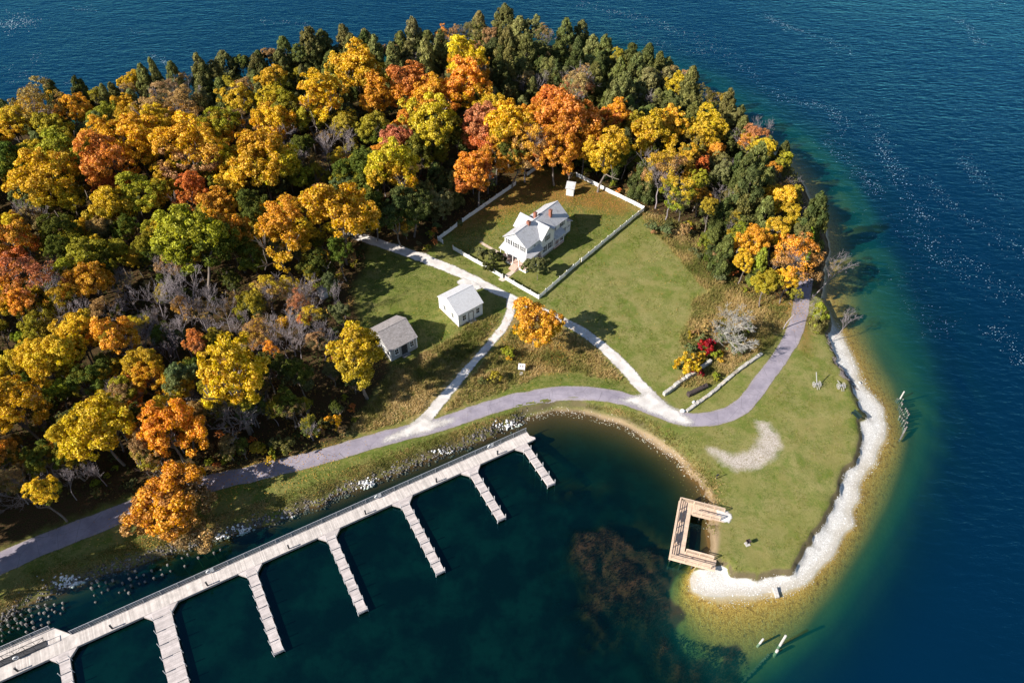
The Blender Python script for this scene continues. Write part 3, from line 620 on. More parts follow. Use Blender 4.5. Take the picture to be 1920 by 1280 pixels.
# ================================================================== BUILDINGS
random.seed(9)
def clap(name, a, var=.1, dirt=.0):
    """white or grey clapboard: horizontal boards as fine relief"""
    t = NT(name); p = t.obco(); z = t.n('SeparateXYZ', {0: p}).outputs[2]
    fr = t.math('FRACT', t.math('DIVIDE', z, .16)); n = t.noise(3, 5, .65, p); n2 = t.noise(1.5, 4, .6, t.map(p, (1, 1, 8)))
    c = t.mix(t.ss(n2, .35, .7), scale_col(a, 1-var), a); c = t.mix(t.ss(n, .55, .75, 0, dirt), c, (.22,.18,.15))
    c = t.mix(t.ss(fr, .16, .0, 0, .35), c, scale_col(a, .35))
    return t.done(t.bsdf(c, .75, t.bump(fr, .35, .05), .25))
def shingle(name, a, b, dirt=(.2,.17,.15)):
    t = NT(name); p = t.obco(); br = t.n('TexBrick', {'Vector': t.map(p, (1, 1.25, 1)), 'Color1': a, 'Color2': b, 'Mortar': scale_col(a, .6), 'Scale': 1.0, 'Mortar Size': .02, 'Brick Width': .35, 'Row Height': .2})
    n = t.noise(1.1, 5, .65, p); c = t.mix(t.ss(n, .5, .75, 0, .55), br.outputs[0], dirt)
    return t.done(t.bsdf(c, .9, t.bump(t.noise(9, 4, .6, p), .3, .03), .15))
M_WALLW = clap('white_clapboard', (.80,.79,.77)); M_WALLG = clap('grey_clapboard', (.42,.41,.40), .35, .6)
M_SHING = shingle('grey_shingle', (.58,.57,.58), (.48,.47,.49)); M_SHINGW = shingle('pale_shingle', (.66,.65,.66), (.58,.57,.58), (.45,.43,.42)); M_SHINGO = shingle('old_shingle', (.40,.36,.35), (.27,.24,.23), (.14,.12,.11))
M_BRICK = simple('chimney_brick', (.30,.12,.08), .9, .25, 6.0, .3); M_SHUT = simple('black_shutter', (.028,.03,.034), .7, .2); M_TRIM = simple('white_trim', (.82,.81,.79), .6, .05)
M_PORCH = simple('porch_floor', (.56,.38,.31), .7, .12, 2.0); M_STONE = simple('foundation_stone', (.40,.37,.34), .95, .25, 3.0, .4); M_CONC = simple('pale_stone', (.46,.43,.39), .95, .2, 3.0, .4)
def glass_mat():
    t = NT('window_glass'); return t.done(t.bsdf((.015,.018,.024), .06, None, .6))
M_GLASS = glass_mat()
FN = {'S': ((1,0), (0,-1)), 'E': ((0,1), (1,0)), 'N': ((-1,0), (0,1)), 'W': ((0,-1), (-1,0))}    # along, outward
def window(e, x, y, z, side, w=.8, h=1.3, shutters=True, louvre=0):
    (ax, ay), (nx, ny) = FN[side]; rz = math.atan2(ay, ax)
    def bx(name, mat, u, v, dz, su, sn, sz, par):
        o = MB().box((x+ax*u+nx*v, y+ay*u+ny*v, z+dz), (su, sn, sz), rz).build(name, mat, par); return o
    f = bx('window', M_GLASS, 0, .012, 0, w, .02, h, e)
    for u, su in ((-w/2-.05, .10), (w/2+.05, .10)): bx('frame', M_TRIM, u, .025, 0, su, .05, h+.2, f)
    bx('frame', M_TRIM, 0, .025, h/2+.05, w-.002, .05, .10, f); bx('sill', M_TRIM, 0, .05, -h/2-.05, w+.3, .11, .07, f)
    bx('sash_bar', M_TRIM, 0, .03, 0, w, .022, .05, f); bx('sash_bar', M_TRIM, 0, .031, h/4, .035, .02, h/2-.06, f); bx('sash_bar', M_TRIM, 0, .031, -h/4, .035, .02, h/2-.06, f)
    if shutters:
        for sg in (-1, 1): bx('shutter', M_SHUT, sg*(w/2+.11+.15), .03, 0, .28, .05, h+.08, e)
def door(e, x, y, z, side, w=.95, h=2.05, mat=None, fm=None):
    fm = fm or M_TRIM
    (ax, ay), (nx, ny) = FN[side]; rz = math.atan2(ay, ax)
    d = MB().box((x+nx*.015, y+ny*.015, z+h/2), (w, .03, h), rz).build('door', mat or M_SHUT, e)
    for sg in (-1, 1): MB().box((x+ax*sg*(w/2+.06)+nx*.025, y+ay*sg*(w/2+.06)+ny*.025, z+h/2), (.12, .05, h+.05), rz).build('frame', fm, d)
    MB().box((x+nx*.025, y+ny*.025, z+h+.06), (w-.002, .05, .12), rz).build('frame', fm, d)
    MB().box((x+ax*w*.38+nx*.06, y+ay*w*.38+ny*.06, z+1.0), (.06, .06, .06), rz).build('handle', M_GALV, d)
def gable_block(e, x0, x1, y0, y1, z0, ze, zr, ridge, wall, roof, ov=.35, th=.12, names=('wall', 'roof'), ovg=None):
    """walls with two gables and a two-slope roof; ridge along 'x' or 'y'"""
    mb = MB()
    if ridge == 'y':
        xm = (x0+x1)/2; mb.add([(x0,y0,z0),(x1,y0,z0),(x1,y0,ze),(xm,y0,zr),(x0,y0,ze),(x0,y1,z0),(x1,y1,z0),(x1,y1,ze),(xm,y1,zr),(x0,y1,ze)], [(0,1,2,3,4),(6,5,9,8,7),(1,6,7,2),(5,0,4,9),(2,7,8,3),(9,4,3,8),(0,5,6,1)])
    else:
        ym = (y0+y1)/2; mb.add([(x0,y0,z0),(x0,y1,z0),(x0,y1,ze),(x0,ym,zr),(x0,y0,ze),(x1,y0,z0),(x1,y1,z0),(x1,y1,ze),(x1,ym,zr),(x1,y0,ze)], [(4,3,2,1,0),(5,6,7,8,9),(0,5,9,4),(6,1,2,7),(9,8,3,4),(2,3,8,7),(0,1,6,5)])
    w = mb.build(names[0], wall, e); og = ov if ovg is None else ovg
    k = (zr-ze)/((x1-x0)/2 if ridge == 'y' else (y1-y0)/2); up = .135
    if ridge == 'y':
        for sg, xe in ((-1, x0), (1, x1)):
            xo = xe+sg*ov; zo = ze-k*ov+up; pts = [(xo, y0-og, zo), (xm, y0-og, zr+up), (xm, y1+og, zr+up), (xo, y1+og, zo)]
            MB().prism(pts, th).build(names[1], roof, e)
        MB().b2(xm-.09, xm+.09, y0-og, y1+og, zr+up-.03, zr+up+.025).build('ridge_cap', roof, e)
    else:
        for sg, ye in ((-1, y0), (1, y1)):
            yo = ye+sg*ov; zo = ze-k*ov+up; pts = [(x0-og, yo, zo), (x0-og, ym, zr+up), (x1+og, ym, zr+up), (x1+og, yo, zo)]
            MB().prism(pts, th).build(names[1], roof, e)
        MB().b2(x0-og, x1+og, ym-.09, ym+.09, zr+up-.03, zr+up+.025).build('ridge_cap', roof, e)
    return w
def corner_boards(e, pts, z0, z1):
    for x, y in pts: MB().b2(x-.09, x+.09, y-.09, y+.09, z0, z1).build('corner_board', M_TRIM, e)
def chimney(e, x, y, z0, z1, w=.55):
    c = MB().b2(x-w/2, x+w/2, y-w/2, y+w/2, z0, z1).build('chimney', M_BRICK, e)
    MB().b2(x-w/2-.06, x+w/2+.06, y-w/2-.06, y+w/2+.06, z1-.25, z1-.12).build('chimney_cap', M_BRICK, c); MB().b2(x-w/4, x+w/4, y-w/4, y+w/4, z1, z1+.04).build('flue', M_DARK, c)

# ---- farmhouse
z5 = lambda x, y: (910+x/8.535, 360+y/8.535)
HG = 1.5; ho = U(*z5(320, 700), HG+5.2); ha = R(-40.5)
H = empty('farmhouse', (ho[0], ho[1], hgt(*ho)+.02), ha); tag(H, 'white two storey clapboard farmhouse with grey shingle roofs and wraparound porch', 'house')
FW = 5.7
gable_block(H, 0, FW, 0, 8.6, .45, 5.2, 7.25, 'y', M_WALLW, M_SHING, .42)
gable_block(H, -.75, 6.35, 4.05, 8.0, .46, 5.16, 7.0, 'x', M_WALLW, M_SHING, .36)
gable_block(H, -.25, 5.55, 8.25, 13.4, .47, 5.24, 7.45, 'y', M_WALLW, M_SHING, .40)
MB().b2(-.03, FW+.03, -.03, 8.4, -.3, .447).build('foundation', M_STONE, H); MB().b2(-.78, 6.38, 4.02, 8.03, -.29, .456).build('foundation', M_STONE, H); MB().b2(-.28, 5.58, 8.1, 13.43, -.28, .466).build('foundation', M_STONE, H)
# lean-to at the back
mb = MB(); mb.add([(1.4,13.41,-.2),(5.3,13.41,-.2),(5.3,15.3,-.2),(1.4,15.3,-.2),(1.4,13.41,3.6),(5.3,13.41,3.6),(5.3,15.3,2.75),(1.4,15.3,2.75)], [(0,3,2,1),(4,5,6,7),(0,1,5,4),(1,2,6,5),(2,3,7,6),(3,0,4,7)]); mb.build('lean_to_wall', M_WALLW, H)
MB().prism([(1.1,13.42,3.78),(5.65,13.42,3.78),(5.65,15.65,2.77),(1.1,15.65,2.77)], .1).build('lean_to_roof', M_SHING, H)
window(H, 5.3, 13.95, 1.75, 'E', .45, .6, False); window(H, 5.3, 14.75, 1.75, 'E', .45, .6, False)
# front windows: three above the porch roof; shuttered
for x in (1.05, 2.85, 4.65): window(H, x, 0, 4.15, 'S', .72, 1.15)
for x in (.95, 4.75): window(H, x, 0, 1.75, 'S', .8, 1.5, True)
door(H, 2.85, 0, .62, 'S')
# cross gable, right arm
window(H, 6.35, 6.02, 4.35, 'E', .72, 1.3)
for y in (5.05, 6.95): window(H, 6.35, y, 1.85, 'E', .72, 1.5)
window(H, -.75, 6.02, 4.35, 'W', .72, 1.3); window(H, -.75, 6.02, 1.85, 'W', .72, 1.5); window(H, 0, 2, 4.0, 'W', .72, 1.3); window(H, 0, 2, 1.8, 'W', .72, 1.4)
# back block, right wall
for y in (9.0, 11.9): window(H, 5.55, y, 4.15, 'E', .72, 1.2)
for y in (9.2, 10.5): window(H, 5.55, y, 1.75, 'E', .72, 1.4)
window(H, 5.55, 12.4, 1.8, 'E', .72, 1.3, True); window(H, 5.71, 2.6, 4.0, 'E', .5, .7, False)
corner_boards(H, [(0,0),(FW,0)], .46, 5.2); corner_boards(H, [(6.35,4.05),(6.35,8.0),(-.75,4.05),(-.75,8.0)], .47, 5.1); corner_boards(H, [(5.55,13.4),(-.25,13.4)], .48, 5.2)
# front porch wrapping to the right
PY, PX = -1.6, 6.85
MB().b2(-.1, PX, PY, -.035, .34, .60).build('porch_floor', M_PORCH, H); MB().b2(FW+.035, PX, -.034, 4.0, .34, .602).build('porch_floor', M_PORCH, H)
MB().b2(-.08, PX-.02, PY+.02, PY+.08, -.3, .338).build('porch_skirt', M_TRIM, H); MB().b2(PX-.08, PX-.022, PY+.09, 3.98, -.3, .337).build('porch_skirt', M_TRIM, H); MB().b2(-.08, -.02, PY+.09, -.04, -.3, .336).build('porch_skirt', M_TRIM, H)
ex, ey = PX+.2, PY-.2
MB().prism([(-.3, ey, 2.95), (ex, ey, 2.95), (FW, -.002, 3.62), (-.3, -.002, 3.62)], .1).build('porch_roof', M_SHING, H)
MB().prism([(ex, ey, 2.952), (ex, 4.03, 2.952), (FW+.002, 4.03, 3.622), (FW+.002, .0, 3.622)], .1).build('porch_roof', M_SHING, H)
MB().b2(-.1, PX, PY+.02, PY+.18, 2.66, 2.84).build('porch_beam', M_TRIM, H); MB().b2(PX-.16, PX-.002, PY+.182, 4.0, 2.66, 2.838).build('porch_beam', M_TRIM, H)
for x in (0.0, 1.75, 3.3, 4.9, PX-.1): MB().b2(x-.06, x+.06, PY+.04, PY+.16, .604, 2.657).build('porch_post', M_TRIM, H)
for y in (.2, 2.1, 3.85): MB().b2(PX-.14, PX-.02, y-.06, y+.06, .606, 2.657).build('porch_post', M_TRIM, H)
for k in range(4): MB().b2(3.25, 4.85, PY-.3*(k+1), PY-.3*k-.004, -.3, .45-.13*k).build('step', M_PORCH, H)
# side porch between cross gable and back block
MB().b2(5.6, 6.7, 8.07, 11.3, .2, .55).build('side_porch_floor', M_PORCH, H); MB().prism([(6.95, 8.07, 2.8), (6.95, 11.55, 2.8), (5.57, 11.55, 3.55), (5.57, 8.07, 3.55)], .1).build('side_porch_roof', M_SHING, H)
MB().b2(6.58, 6.70, 8.07, 11.3, 2.5, 2.68).build('porch_beam', M_TRIM, H)
for y in (8.2, 9.7, 11.2): MB().b2(6.58, 6.69, y-.06, y+.06, .552, 2.498).build('porch_post', M_TRIM, H)
MB().b2(6.62, 6.70, 8.3, 11.0, .9, 1.0).build('porch_rail', M_TRIM, H)
chimney(H, 2.2, 6.9, 6.5, 8.25); chimney(H, 4.0, 9.7, 6.2, 8.2); chimney(H, 2.9, 3.9, 6.8, 8.1, .62)

# ---- white cottage and grey cottage share their plan
z6 = lambda x, y: (680+x/6.4, 500+y/6.4)
def cottage(name, px, ang, LX, LY, ze, zr, wall, roof, label, cat, weathered):
    o = U(*px, 1.5); e = empty(name, (o[0], o[1], hgt(*o)+.02), ang); tag(e, label, cat)
    gable_block(e, 0, LX, 0, LY, .25, ze, zr, 'x', wall, roof, .28, .1); MB().b2(-.02, LX+.02, -.02, LY+.02, -.3, .247).build('foundation', M_STONE, e)
    d = door(e, LX*.53, 0, .27, 'S', .95, 2.05, M_SHUT if weathered else M_WALLW, M_SHUT)
    for f in (.24, .82): window(e, LX*f, 0, 1.75, 'S', .72, 1.25, False)
    for f in (.3, .72): window(e, 0, LY*f, 1.7, 'W', .72, 1.15, False)
    for f in (.3, .72): window(e, LX, LY*f, 1.7, 'E', .72, 1.15, False)
    corner_boards(e, [(0,0),(LX,0),(0,LY),(LX,LY)], .26, ze-.02)
    MB().b2(LX*.53-.8, LX*.53+.8, -.75, -.04, -.3, .18).build('door_step', M_CONC if not weathered else M_PILE, e); return e
cottage('white_cottage', z6(1155, 715), R(38), 5.5, 6.4, 3.3, 5.2, M_WALLW, M_SHINGW, 'small white cottage with pale shingle roof beside the gravel lane', 'cottage', False)
cottage('grey_cottage', z6(345, 1130), R(38), 5.6, 6.8, 2.95, 4.9, M_WALLG, M_SHINGO, 'weathered grey clapboard cottage with patchy shingle roof behind a golden maple', 'cottage', True)
# ---- privy in the fenced yard, shed in the wood
o = G(1069, 364); e = empty('privy', o, R(-14)); tag(e, 'small white privy with grey lean roof inside the picket fence', 'shed')
mb = MB(); mb.add([(-.85,-.7,-.2),(.85,-.7,-.2),(.85,.7,-.2),(-.85,.7,-.2),(-.85,-.7,2.0),(.85,-.7,2.0),(.85,.7,2.6),(-.85,.7,2.6)], [(0,3,2,1),(4,5,6,7),(0,1,5,4),(1,2,6,5),(2,3,7,6),(3,0,4,7)]); mb.build('wall', M_WALLW, e)
MB().prism([(-1.05,-.95,2.0),(1.05,-.95,2.0),(1.05,.95,2.8),(-1.05,.95,2.8)], .08).build('roof', M_SHING, e); door(e, 0, -.7, -.1, 'S', .7, 1.75, M_WALLW)
o = G(606, 556); e = empty('wood_shed', o, R(-50)); tag(e, 'tiny white gabled shed among bare trees in the wood', 'shed')
gable_block(e, -.75, .75, -.75, .75, -.2, 1.75, 2.5, 'y', M_WALLW, M_SHINGO, .2, .08); window(e, 0, -.75, 1.2, 'S', .3, .4, False)

# ================================================================== PICKET FENCE
def fence(px, lab, h=1.1):
    pts = [G(*p) for p in px]; base = pts[0]; e = empty('picket_fence', base); tag(e, lab, 'fence', 'picket fence runs round the farmhouse yard')
    for a, b in zip(pts[:-1], pts[1:]):
        d = (b-a); L = math.hypot(d.x, d.y); ux, uy = d.x/L, d.y/L; rz = math.atan2(uy, ux); n = max(1, round(L/2.4))
        P = lambda s, o=0: (a.x-base.x+ux*s-uy*o, a.y-base.y+uy*s+ux*o)
        Z = lambda s: hgt(a.x+ux*s, a.y+uy*s)-base.z
        for k in range(n+1):
            s = L*k/n; x, y = P(s, .08); MB().box((x, y, Z(s)+.42), (.11, .11, 1.5), rz).build('post', M_TRIM, e)
        for k in range(n):
            s0, s1 = L*k/n, L*(k+1)/n
            for q in (.32, .85):
                x0, y0 = P(s0, .03); x1, y1 = P(s1, .03); MB().beam((x0, y0, Z(s0)+q), (x1, y1, Z(s1)+q), .04, .09).build('rail', M_TRIM, e)
        mb = MB(); s = .05
        while s < L:
            x, y = P(s, -.005); z = Z(s); w = .05
            vs = []
            for o in (-.011, .011):
                for uu, zz in ((-w, .06), (w, .06), (w, h-.08), (0, h), (-w, h-.08)):
                    vs.append((x+ux*uu-uy*o, y+uy*uu+ux*o, z+zz))
            mb.add(vs, [(0,1,2,3,4),(9,8,7,6,5),(0,5,6,1),(1,6,7,2),(2,7,8,3),(3,8,9,4),(4,9,5,0)]); s += .125
        tag(mb.build('pickets', M_WHITE, e), kind='stuff')
fence([(849.3,468),(942,522)], 'white picket fence along the lane, from the side opening to the front gate')
fence([(947.8,525),(1010,561)], 'white picket fence from the front gate to the corner by the orange maple')
fence([(1010.4,560.6),(1087.6,493)], 'white picket fence beside the dry lawn, shorter run by the corner')
fence([(1091,491),(1207.5,395)], 'white picket fence beside the dry lawn, long run up to the woods corner')
fence([(1207,394),(1081,331)], 'white picket fence at the back of the yard, behind the privy')
fence([(831,457),(821.8,451),(857.3,425)], 'short white picket fence with a return, beside the wood')
fence([(867.6,417),(967.3,347)], 'white picket fence on the wooded side of the yard')
fence([(989,330),(1014,312)], 'short white picket fence under the orange maples behind the yard')
# ================================================================== TREES
rs = np.random.RandomState(77); random.seed(77)
def leaf_material():
    t = NT('foliage'); oi = t.n('ObjectInfo'); a = t.attr('tint').outputs['Fac']; hh = t.attr('hgt').outputs['Fac']; cl = t.attr('clump').outputs['Fac']
    c2 = t.attr('c2', 'OBJECT').outputs['Color']
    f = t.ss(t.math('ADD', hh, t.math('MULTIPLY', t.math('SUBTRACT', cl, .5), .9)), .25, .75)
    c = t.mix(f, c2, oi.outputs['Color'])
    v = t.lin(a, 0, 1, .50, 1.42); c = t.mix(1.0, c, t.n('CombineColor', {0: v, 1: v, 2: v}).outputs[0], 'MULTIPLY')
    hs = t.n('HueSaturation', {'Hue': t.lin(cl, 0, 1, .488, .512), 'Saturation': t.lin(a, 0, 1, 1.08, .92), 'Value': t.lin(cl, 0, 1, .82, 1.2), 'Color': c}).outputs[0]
    d = t.n('BsdfDiffuse', {'Color': hs}); tr = t.n('BsdfTranslucent', {'Color': hs})
    return t.done(t.n('MixShader', {0: .22, 1: d.outputs[0], 2: tr.outputs[0]}))
M_LEAF = leaf_material()
M_BARK = simple('grey_bark', (.20,.165,.14), .95, .3, 4.0, .4); M_TWIG = simple('bare_twig', (.30,.255,.26), .9, .2, 3.0); M_BIRCH = simple('pale_bark', (.55,.50,.45), .9, .3, 4.0); M_SILVER = simple('silvery_twig', (.37,.345,.305), .9, .2, 3.0)
def norm(a): return a/(np.linalg.norm(a, axis=-1, keepdims=True)+1e-9)
def leaves(name, C, Rc, H, CL, n_each, size, rng, outw=.75, elong=1.0, flat=.0, fill=.35):
    """leaf quads over clumps: C centres (k,3), Rc radii, H heights 0..1, CL clump tint"""
    k = len(C); n = np.maximum(8, (n_each*(Rc/Rc.mean())**2).astype(int)); idx = np.repeat(np.arange(k), n); N = len(idx)
    d = norm(rng.randn(N, 3)); ctr = C.mean(0); out = norm(C-ctr+1e-3)[idx]
    d = norm(d+out*outw+np.array([0,0,.25]))
    rad = Rc[idx]*np.where(rng.rand(N) < fill, rng.uniform(.3, .9, N), rng.uniform(.80, 1.22, N))
    P = C[idx]+d*rad[:, None]*np.array([1, 1, .82])
    nm = norm(d*.85+norm(rng.randn(N, 3))*.75+np.array([0,0,flat]))
    t1 = norm(np.cross(nm, norm(rng.randn(N, 3)))); t2 = np.cross(nm, t1)
    s = size*rng.uniform(.6, 1.35, N)[:, None]
    V = np.empty((N, 4, 3)); V[:, 0] = P-t1*s*elong; V[:, 1] = P-t2*s*.62+nm*s*.18; V[:, 2] = P+t1*s*elong; V[:, 3] = P+t2*s*.62+nm*s*.18
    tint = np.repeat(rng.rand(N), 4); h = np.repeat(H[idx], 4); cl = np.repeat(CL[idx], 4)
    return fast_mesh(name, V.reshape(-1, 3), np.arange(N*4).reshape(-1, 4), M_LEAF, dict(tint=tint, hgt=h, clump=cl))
def broad_crown(seed, nlobe=8, per=17, n_each=74, size=.040, zs=1.0, holes=.0, irregular=.28):
    """several uneven sub-crowns, each a cluster of leaf clumps, with clefts between them"""
    rng = np.random.RandomState(seed); L = []; tries = 0
    while len(L) < nlobe and tries < 600:
        tries += 1; d = norm(rng.randn(3)*np.array([1,1,.9]))
        if d[2] < -.35: continue
        r = rng.uniform(.30, .60)*(1+rng.uniform(-irregular, irregular)); p = d*r; q = rng.uniform(.30, .46)
        if any(np.linalg.norm(p-c) < .42*(q+b) for c, b in L): continue
        L.append((p, q))
    L.append((np.array([0, 0, rng.uniform(.1, .35)]), .5)); C = []; Rr = []; LB = []
    for li, (c, q) in enumerate(L):
        m = int(per*(q/.38)**2); lt = rng.rand()
        for k in range(m):
            d = norm(rng.randn(3)+norm(c+1e-3)*.75+np.array([0,0,.2]))
            p = c+d*q*(rng.uniform(.75, 1.12) if rng.rand() < .8 else rng.uniform(.2, .6)); rr = rng.uniform(.075, .165)
            if p[2] < -.72: continue
            C.append(p*np.array([1,1,zs])); Rr.append(rr); LB.append(.55*lt+.45*rng.rand())
    C = np.array(C); Rr = np.array(Rr); LB = np.array(LB); keep = rng.rand(len(C)) > holes; C = C[keep]; Rr = Rr[keep]; LB = LB[keep]
    C *= 1/np.percentile(np.linalg.norm(C[:, :2], axis=1), 97)*.93 if zs < 2 else 1
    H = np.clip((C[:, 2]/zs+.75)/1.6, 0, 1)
    return leaves('crown', C, Rr, H, LB, n_each, size, rng)
def cedar_crown(seed, slim=1.0, n=130, top=1.0):
    """unit height 0..1, radius about .24"""
    rng = np.random.RandomState(seed); C = []; Rr = []
    for k in range(n):
        h = rng.rand()**.8; prof = (1-h)**.50*(.62+.38*min(1, h/.22)); a = rng.rand()*6.283; rad = .235*slim*prof*rng.uniform(.45, 1.15)
        C.append((math.cos(a)*rad, math.sin(a)*rad, .06+h*.94)); Rr.append((.036+.050*(1-h))*rng.uniform(.65, 1.4))
    C = np.array(C); Rr = np.array(Rr)
    idx = np.argsort(C[:, 2]); C = C[idx]; Rr = Rr[idx]
    rng2 = np.random.RandomState(seed+1); k = len(C); m = np.maximum(8, (95*(Rr/Rr.mean())**2).astype(int)); ii = np.repeat(np.arange(k), m); N = len(ii)
    d = norm(rng2.randn(N, 3)); axis_out = norm(np.stack([C[:, 0], C[:, 1], np.full(k, .05)], 1))[ii]; d = norm(d+axis_out*.8+np.array([0,0,.1]))
    P = C[ii]+d*(Rr[ii]*rng2.uniform(.55, 1.15, N))[:, None]*np.array([1,1,1.25])
    nm = norm(d+norm(rng2.randn(N, 3))*.7); t1 = norm(np.array([0,0,1.])*.9+axis_out*.5+norm(rng2.randn(N, 3))*.5); t1 = norm(t1-nm*(t1*nm).sum(1, keepdims=True)); t2 = np.cross(nm, t1); s = .0145*rng2.uniform(.6, 1.4, N)[:, None]
    V = np.empty((N, 4, 3)); V[:, 0] = P-t1*s*1.3; V[:, 1] = P-t2*s*.6; V[:, 2] = P+t1*s*1.5; V[:, 3] = P+t2*s*.6
    return fast_mesh('crown', V.reshape(-1, 3), np.arange(N*4).reshape(-1, 4), M_LEAF, dict(tint=np.repeat(rng2.rand(N), 4), hgt=np.repeat(C[ii, 2], 4), clump=np.repeat(rng2.rand(k)[ii], 4)))
def tubes(name, segs, mat, n=4):
    """segs: list of (p, q, r0, r1)"""
    P = np.array([s[0] for s in segs]); Q = np.array([s[1] for s in segs]); r0 = np.array([s[2] for s in segs]); r1 = np.array([s[3] for s in segs]); m = len(segs)
    d = norm(Q-P); up = np.where(np.abs(d[:, 2:3]) < .9, np.array([[0,0,1.]]), np.array([[1.,0,0]])); a = norm(np.cross(d, up)); b = np.cross(a, d)
    V = np.empty((m, 2*n, 3))
    for i in range(n):
        t = 2*math.pi*i/n; o = a*math.cos(t)+b*math.sin(t); V[:, i] = P+o*r0[:, None]; V[:, n+i] = Q+o*r1[:, None]
    F = np.array([[i, (i+1) % n, n+(i+1) % n, n+i] for i in range(n)]); F = (F[None]+(np.arange(m)*2*n)[:, None, None]).reshape(-1, 4)
    return fast_mesh(name, V.reshape(-1, 3), F, mat, smooth=True)
def grow(seed, levels, spread, r_base, fork=(3, 4), trunk=.32, upb=.35, droop=0.0, shrink=.68, wob=.12):
    """recursive branching in unit height; returns trunk segments and branch segments"""
    rng = np.random.RandomState(seed); T = []; B = []
    def limb(p, d, L, r, lv):
        q = p; nseg = 3; dd = d
        for k in range(nseg):
            dd = norm(dd+rng.randn(3)*wob+np.array([0,0,.04-droop])); e = q+dd*L/nseg; rr = r*(1-.22*(k+1)/nseg*1.6); (T if lv == levels else B).append((q, e, r*(1-.35*k/nseg), r*(1-.35*(k+1)/nseg))); q = e
            if lv < levels and lv > 0 and rng.rand() < .55:
                s = norm(dd+norm(rng.randn(3))*spread); limb(q, s, L*.5, r*.42, lv-1)
        if lv == 0: return
        for k in range(rng.randint(fork[0], fork[1]+1)):
            s = norm(dd*.9+norm(rng.randn(3)*np.array([1,1,.6]))*spread+np.array([0,0,upb])); limb(q, s, L*shrink*rng.uniform(.75, 1.15), r*.56, lv-1)
    limb(np.zeros(3), np.array([0,0,1.]), trunk, r_base, levels)
    allz = max(s[1][2] for s in T+B); k = 1/allz
    sc_ = lambda S: [(a*k, b*k, r0, r1) for a, b, r0, r1 in S]
    return sc_(T), sc_(B)
# --- mesh variants
BROAD = [broad_crown(100+i, 7+i % 4, 17, 106, .033, zs=rs.uniform(.95, 1.25), irregular=.35) for i in range(11)]
TALL = [broad_crown(150+i, 9, 17, 108, .033, zs=1.42, irregular=.3) for i in range(4)]
THIN = [broad_crown(200+i, 8, 15, 58, .029, zs=1.1, holes=.22, irregular=.4) for i in range(4)]
BUSH = [broad_crown(250+i, 4, 9, 62, .075, zs=.85, irregular=.35) for i in range(5)]
CEDAR = [cedar_crown(300+i, rs.uniform(.85, 1.2)) for i in range(7)]
LIMBS = []
for i in range(5):
    T, B = grow(400+i, 2, .62, .022, (4, 5), .42, .5); LIMBS.append((tubes('trunk', T, M_BARK, 6), tubes('limbs', B, M_BARK, 4)))
BARE = []
for i in range(6):
    T, B = grow(500+i, 4, .74, .014, (3, 4), .27, .34, shrink=.68); BARE.append((tubes('trunk', T, M_TWIG, 5), tubes('branches', [(a, b, max(r0*.75, .0014), max(r1*.75, .0012)) for a, b, r0, r1 in B], M_TWIG, 3)))
T, B = grow(561, 5, .85, .022, (3, 4), .14, .22, shrink=.74); SILVER = (tubes('trunk', T, M_SILVER, 5), tubes('branches', [(a, b, max(r0*.8, .0022), max(r1*.8, .0018)) for a, b, r0, r1 in B], M_SILVER, 3))
CTRUNK = tubes('trunk', [(np.array([0,0,0.]), np.array([0,0,.5]), .020, .012), (np.array([0,0,.5]), np.array([.004,0,.97]), .012, .003)], M_BARK, 6)
COLS = dict(Y=(.66,.435,.034), G=(.40,.335,.034), O=(.76,.35,.040), A=(.74,.45,.030), R=(.68,.24,.055), D=(.12,.14,.025), T=(.42,.26,.105), L=(.27,.29,.03), P=(.50,.20,.085), C=(.185,.185,.055), K=(.10,.115,.035), W=(.27,.25,.09), S=(.30,.018,.022), U=(.17,.19,.075))
NAMES = dict(Y='golden yellow', G='yellow green', O='bright orange', A='amber', R='red orange', D='dark green', T='thinning tan', L='lime green', P='pinkish orange', C='olive green', K='dark green', W='pale olive', S='crimson', U='dull green')
def col(c, j=.10):
    b = COLS[c]; k = random.uniform(1-j*1.2, 1+j*1.2); return tuple(max(.002, x*k*random.uniform(1-j, 1+j)) for x in b)
def zone(px, py):
    if px > 1370 and py > 330: return 'by the turn of the paved path'
    if px > 1180 and py > 260: return 'in the shore wood beside the dry lawn'
    if px > 1180: return 'on the outer shore past the yard'
    if py < 110 or (py < 150 and px > 760): return 'on the far shore behind the farmhouse'
    if px > 960: return 'behind the privy and back picket fence'
    if px > 760: return 'beyond the wooded side of the yard'
    if px > 640: return 'above the upper end of the gravel lane'
    if py < 215: return 'along the far open water'
    if py > 780: return 'at the verge of the paved path'
    if py > 640: return 'in the wood above the harbour bank'
    if px > 430 and py > 480: return 'in the thin wood behind the grey cottage'
    if px > 430: return 'in the wood across the lane from the yard'
    if py > 480: return 'round the clearing of leafless trees'
    return 'in the deep wood away from the houses'
def base_at(px, py, zc):
    z = 1.4
    for _ in range(3):
        x, y = U(px, py, z+zc); z = max(hgt(x, y), .2)
    return x, y, z
TREES = []
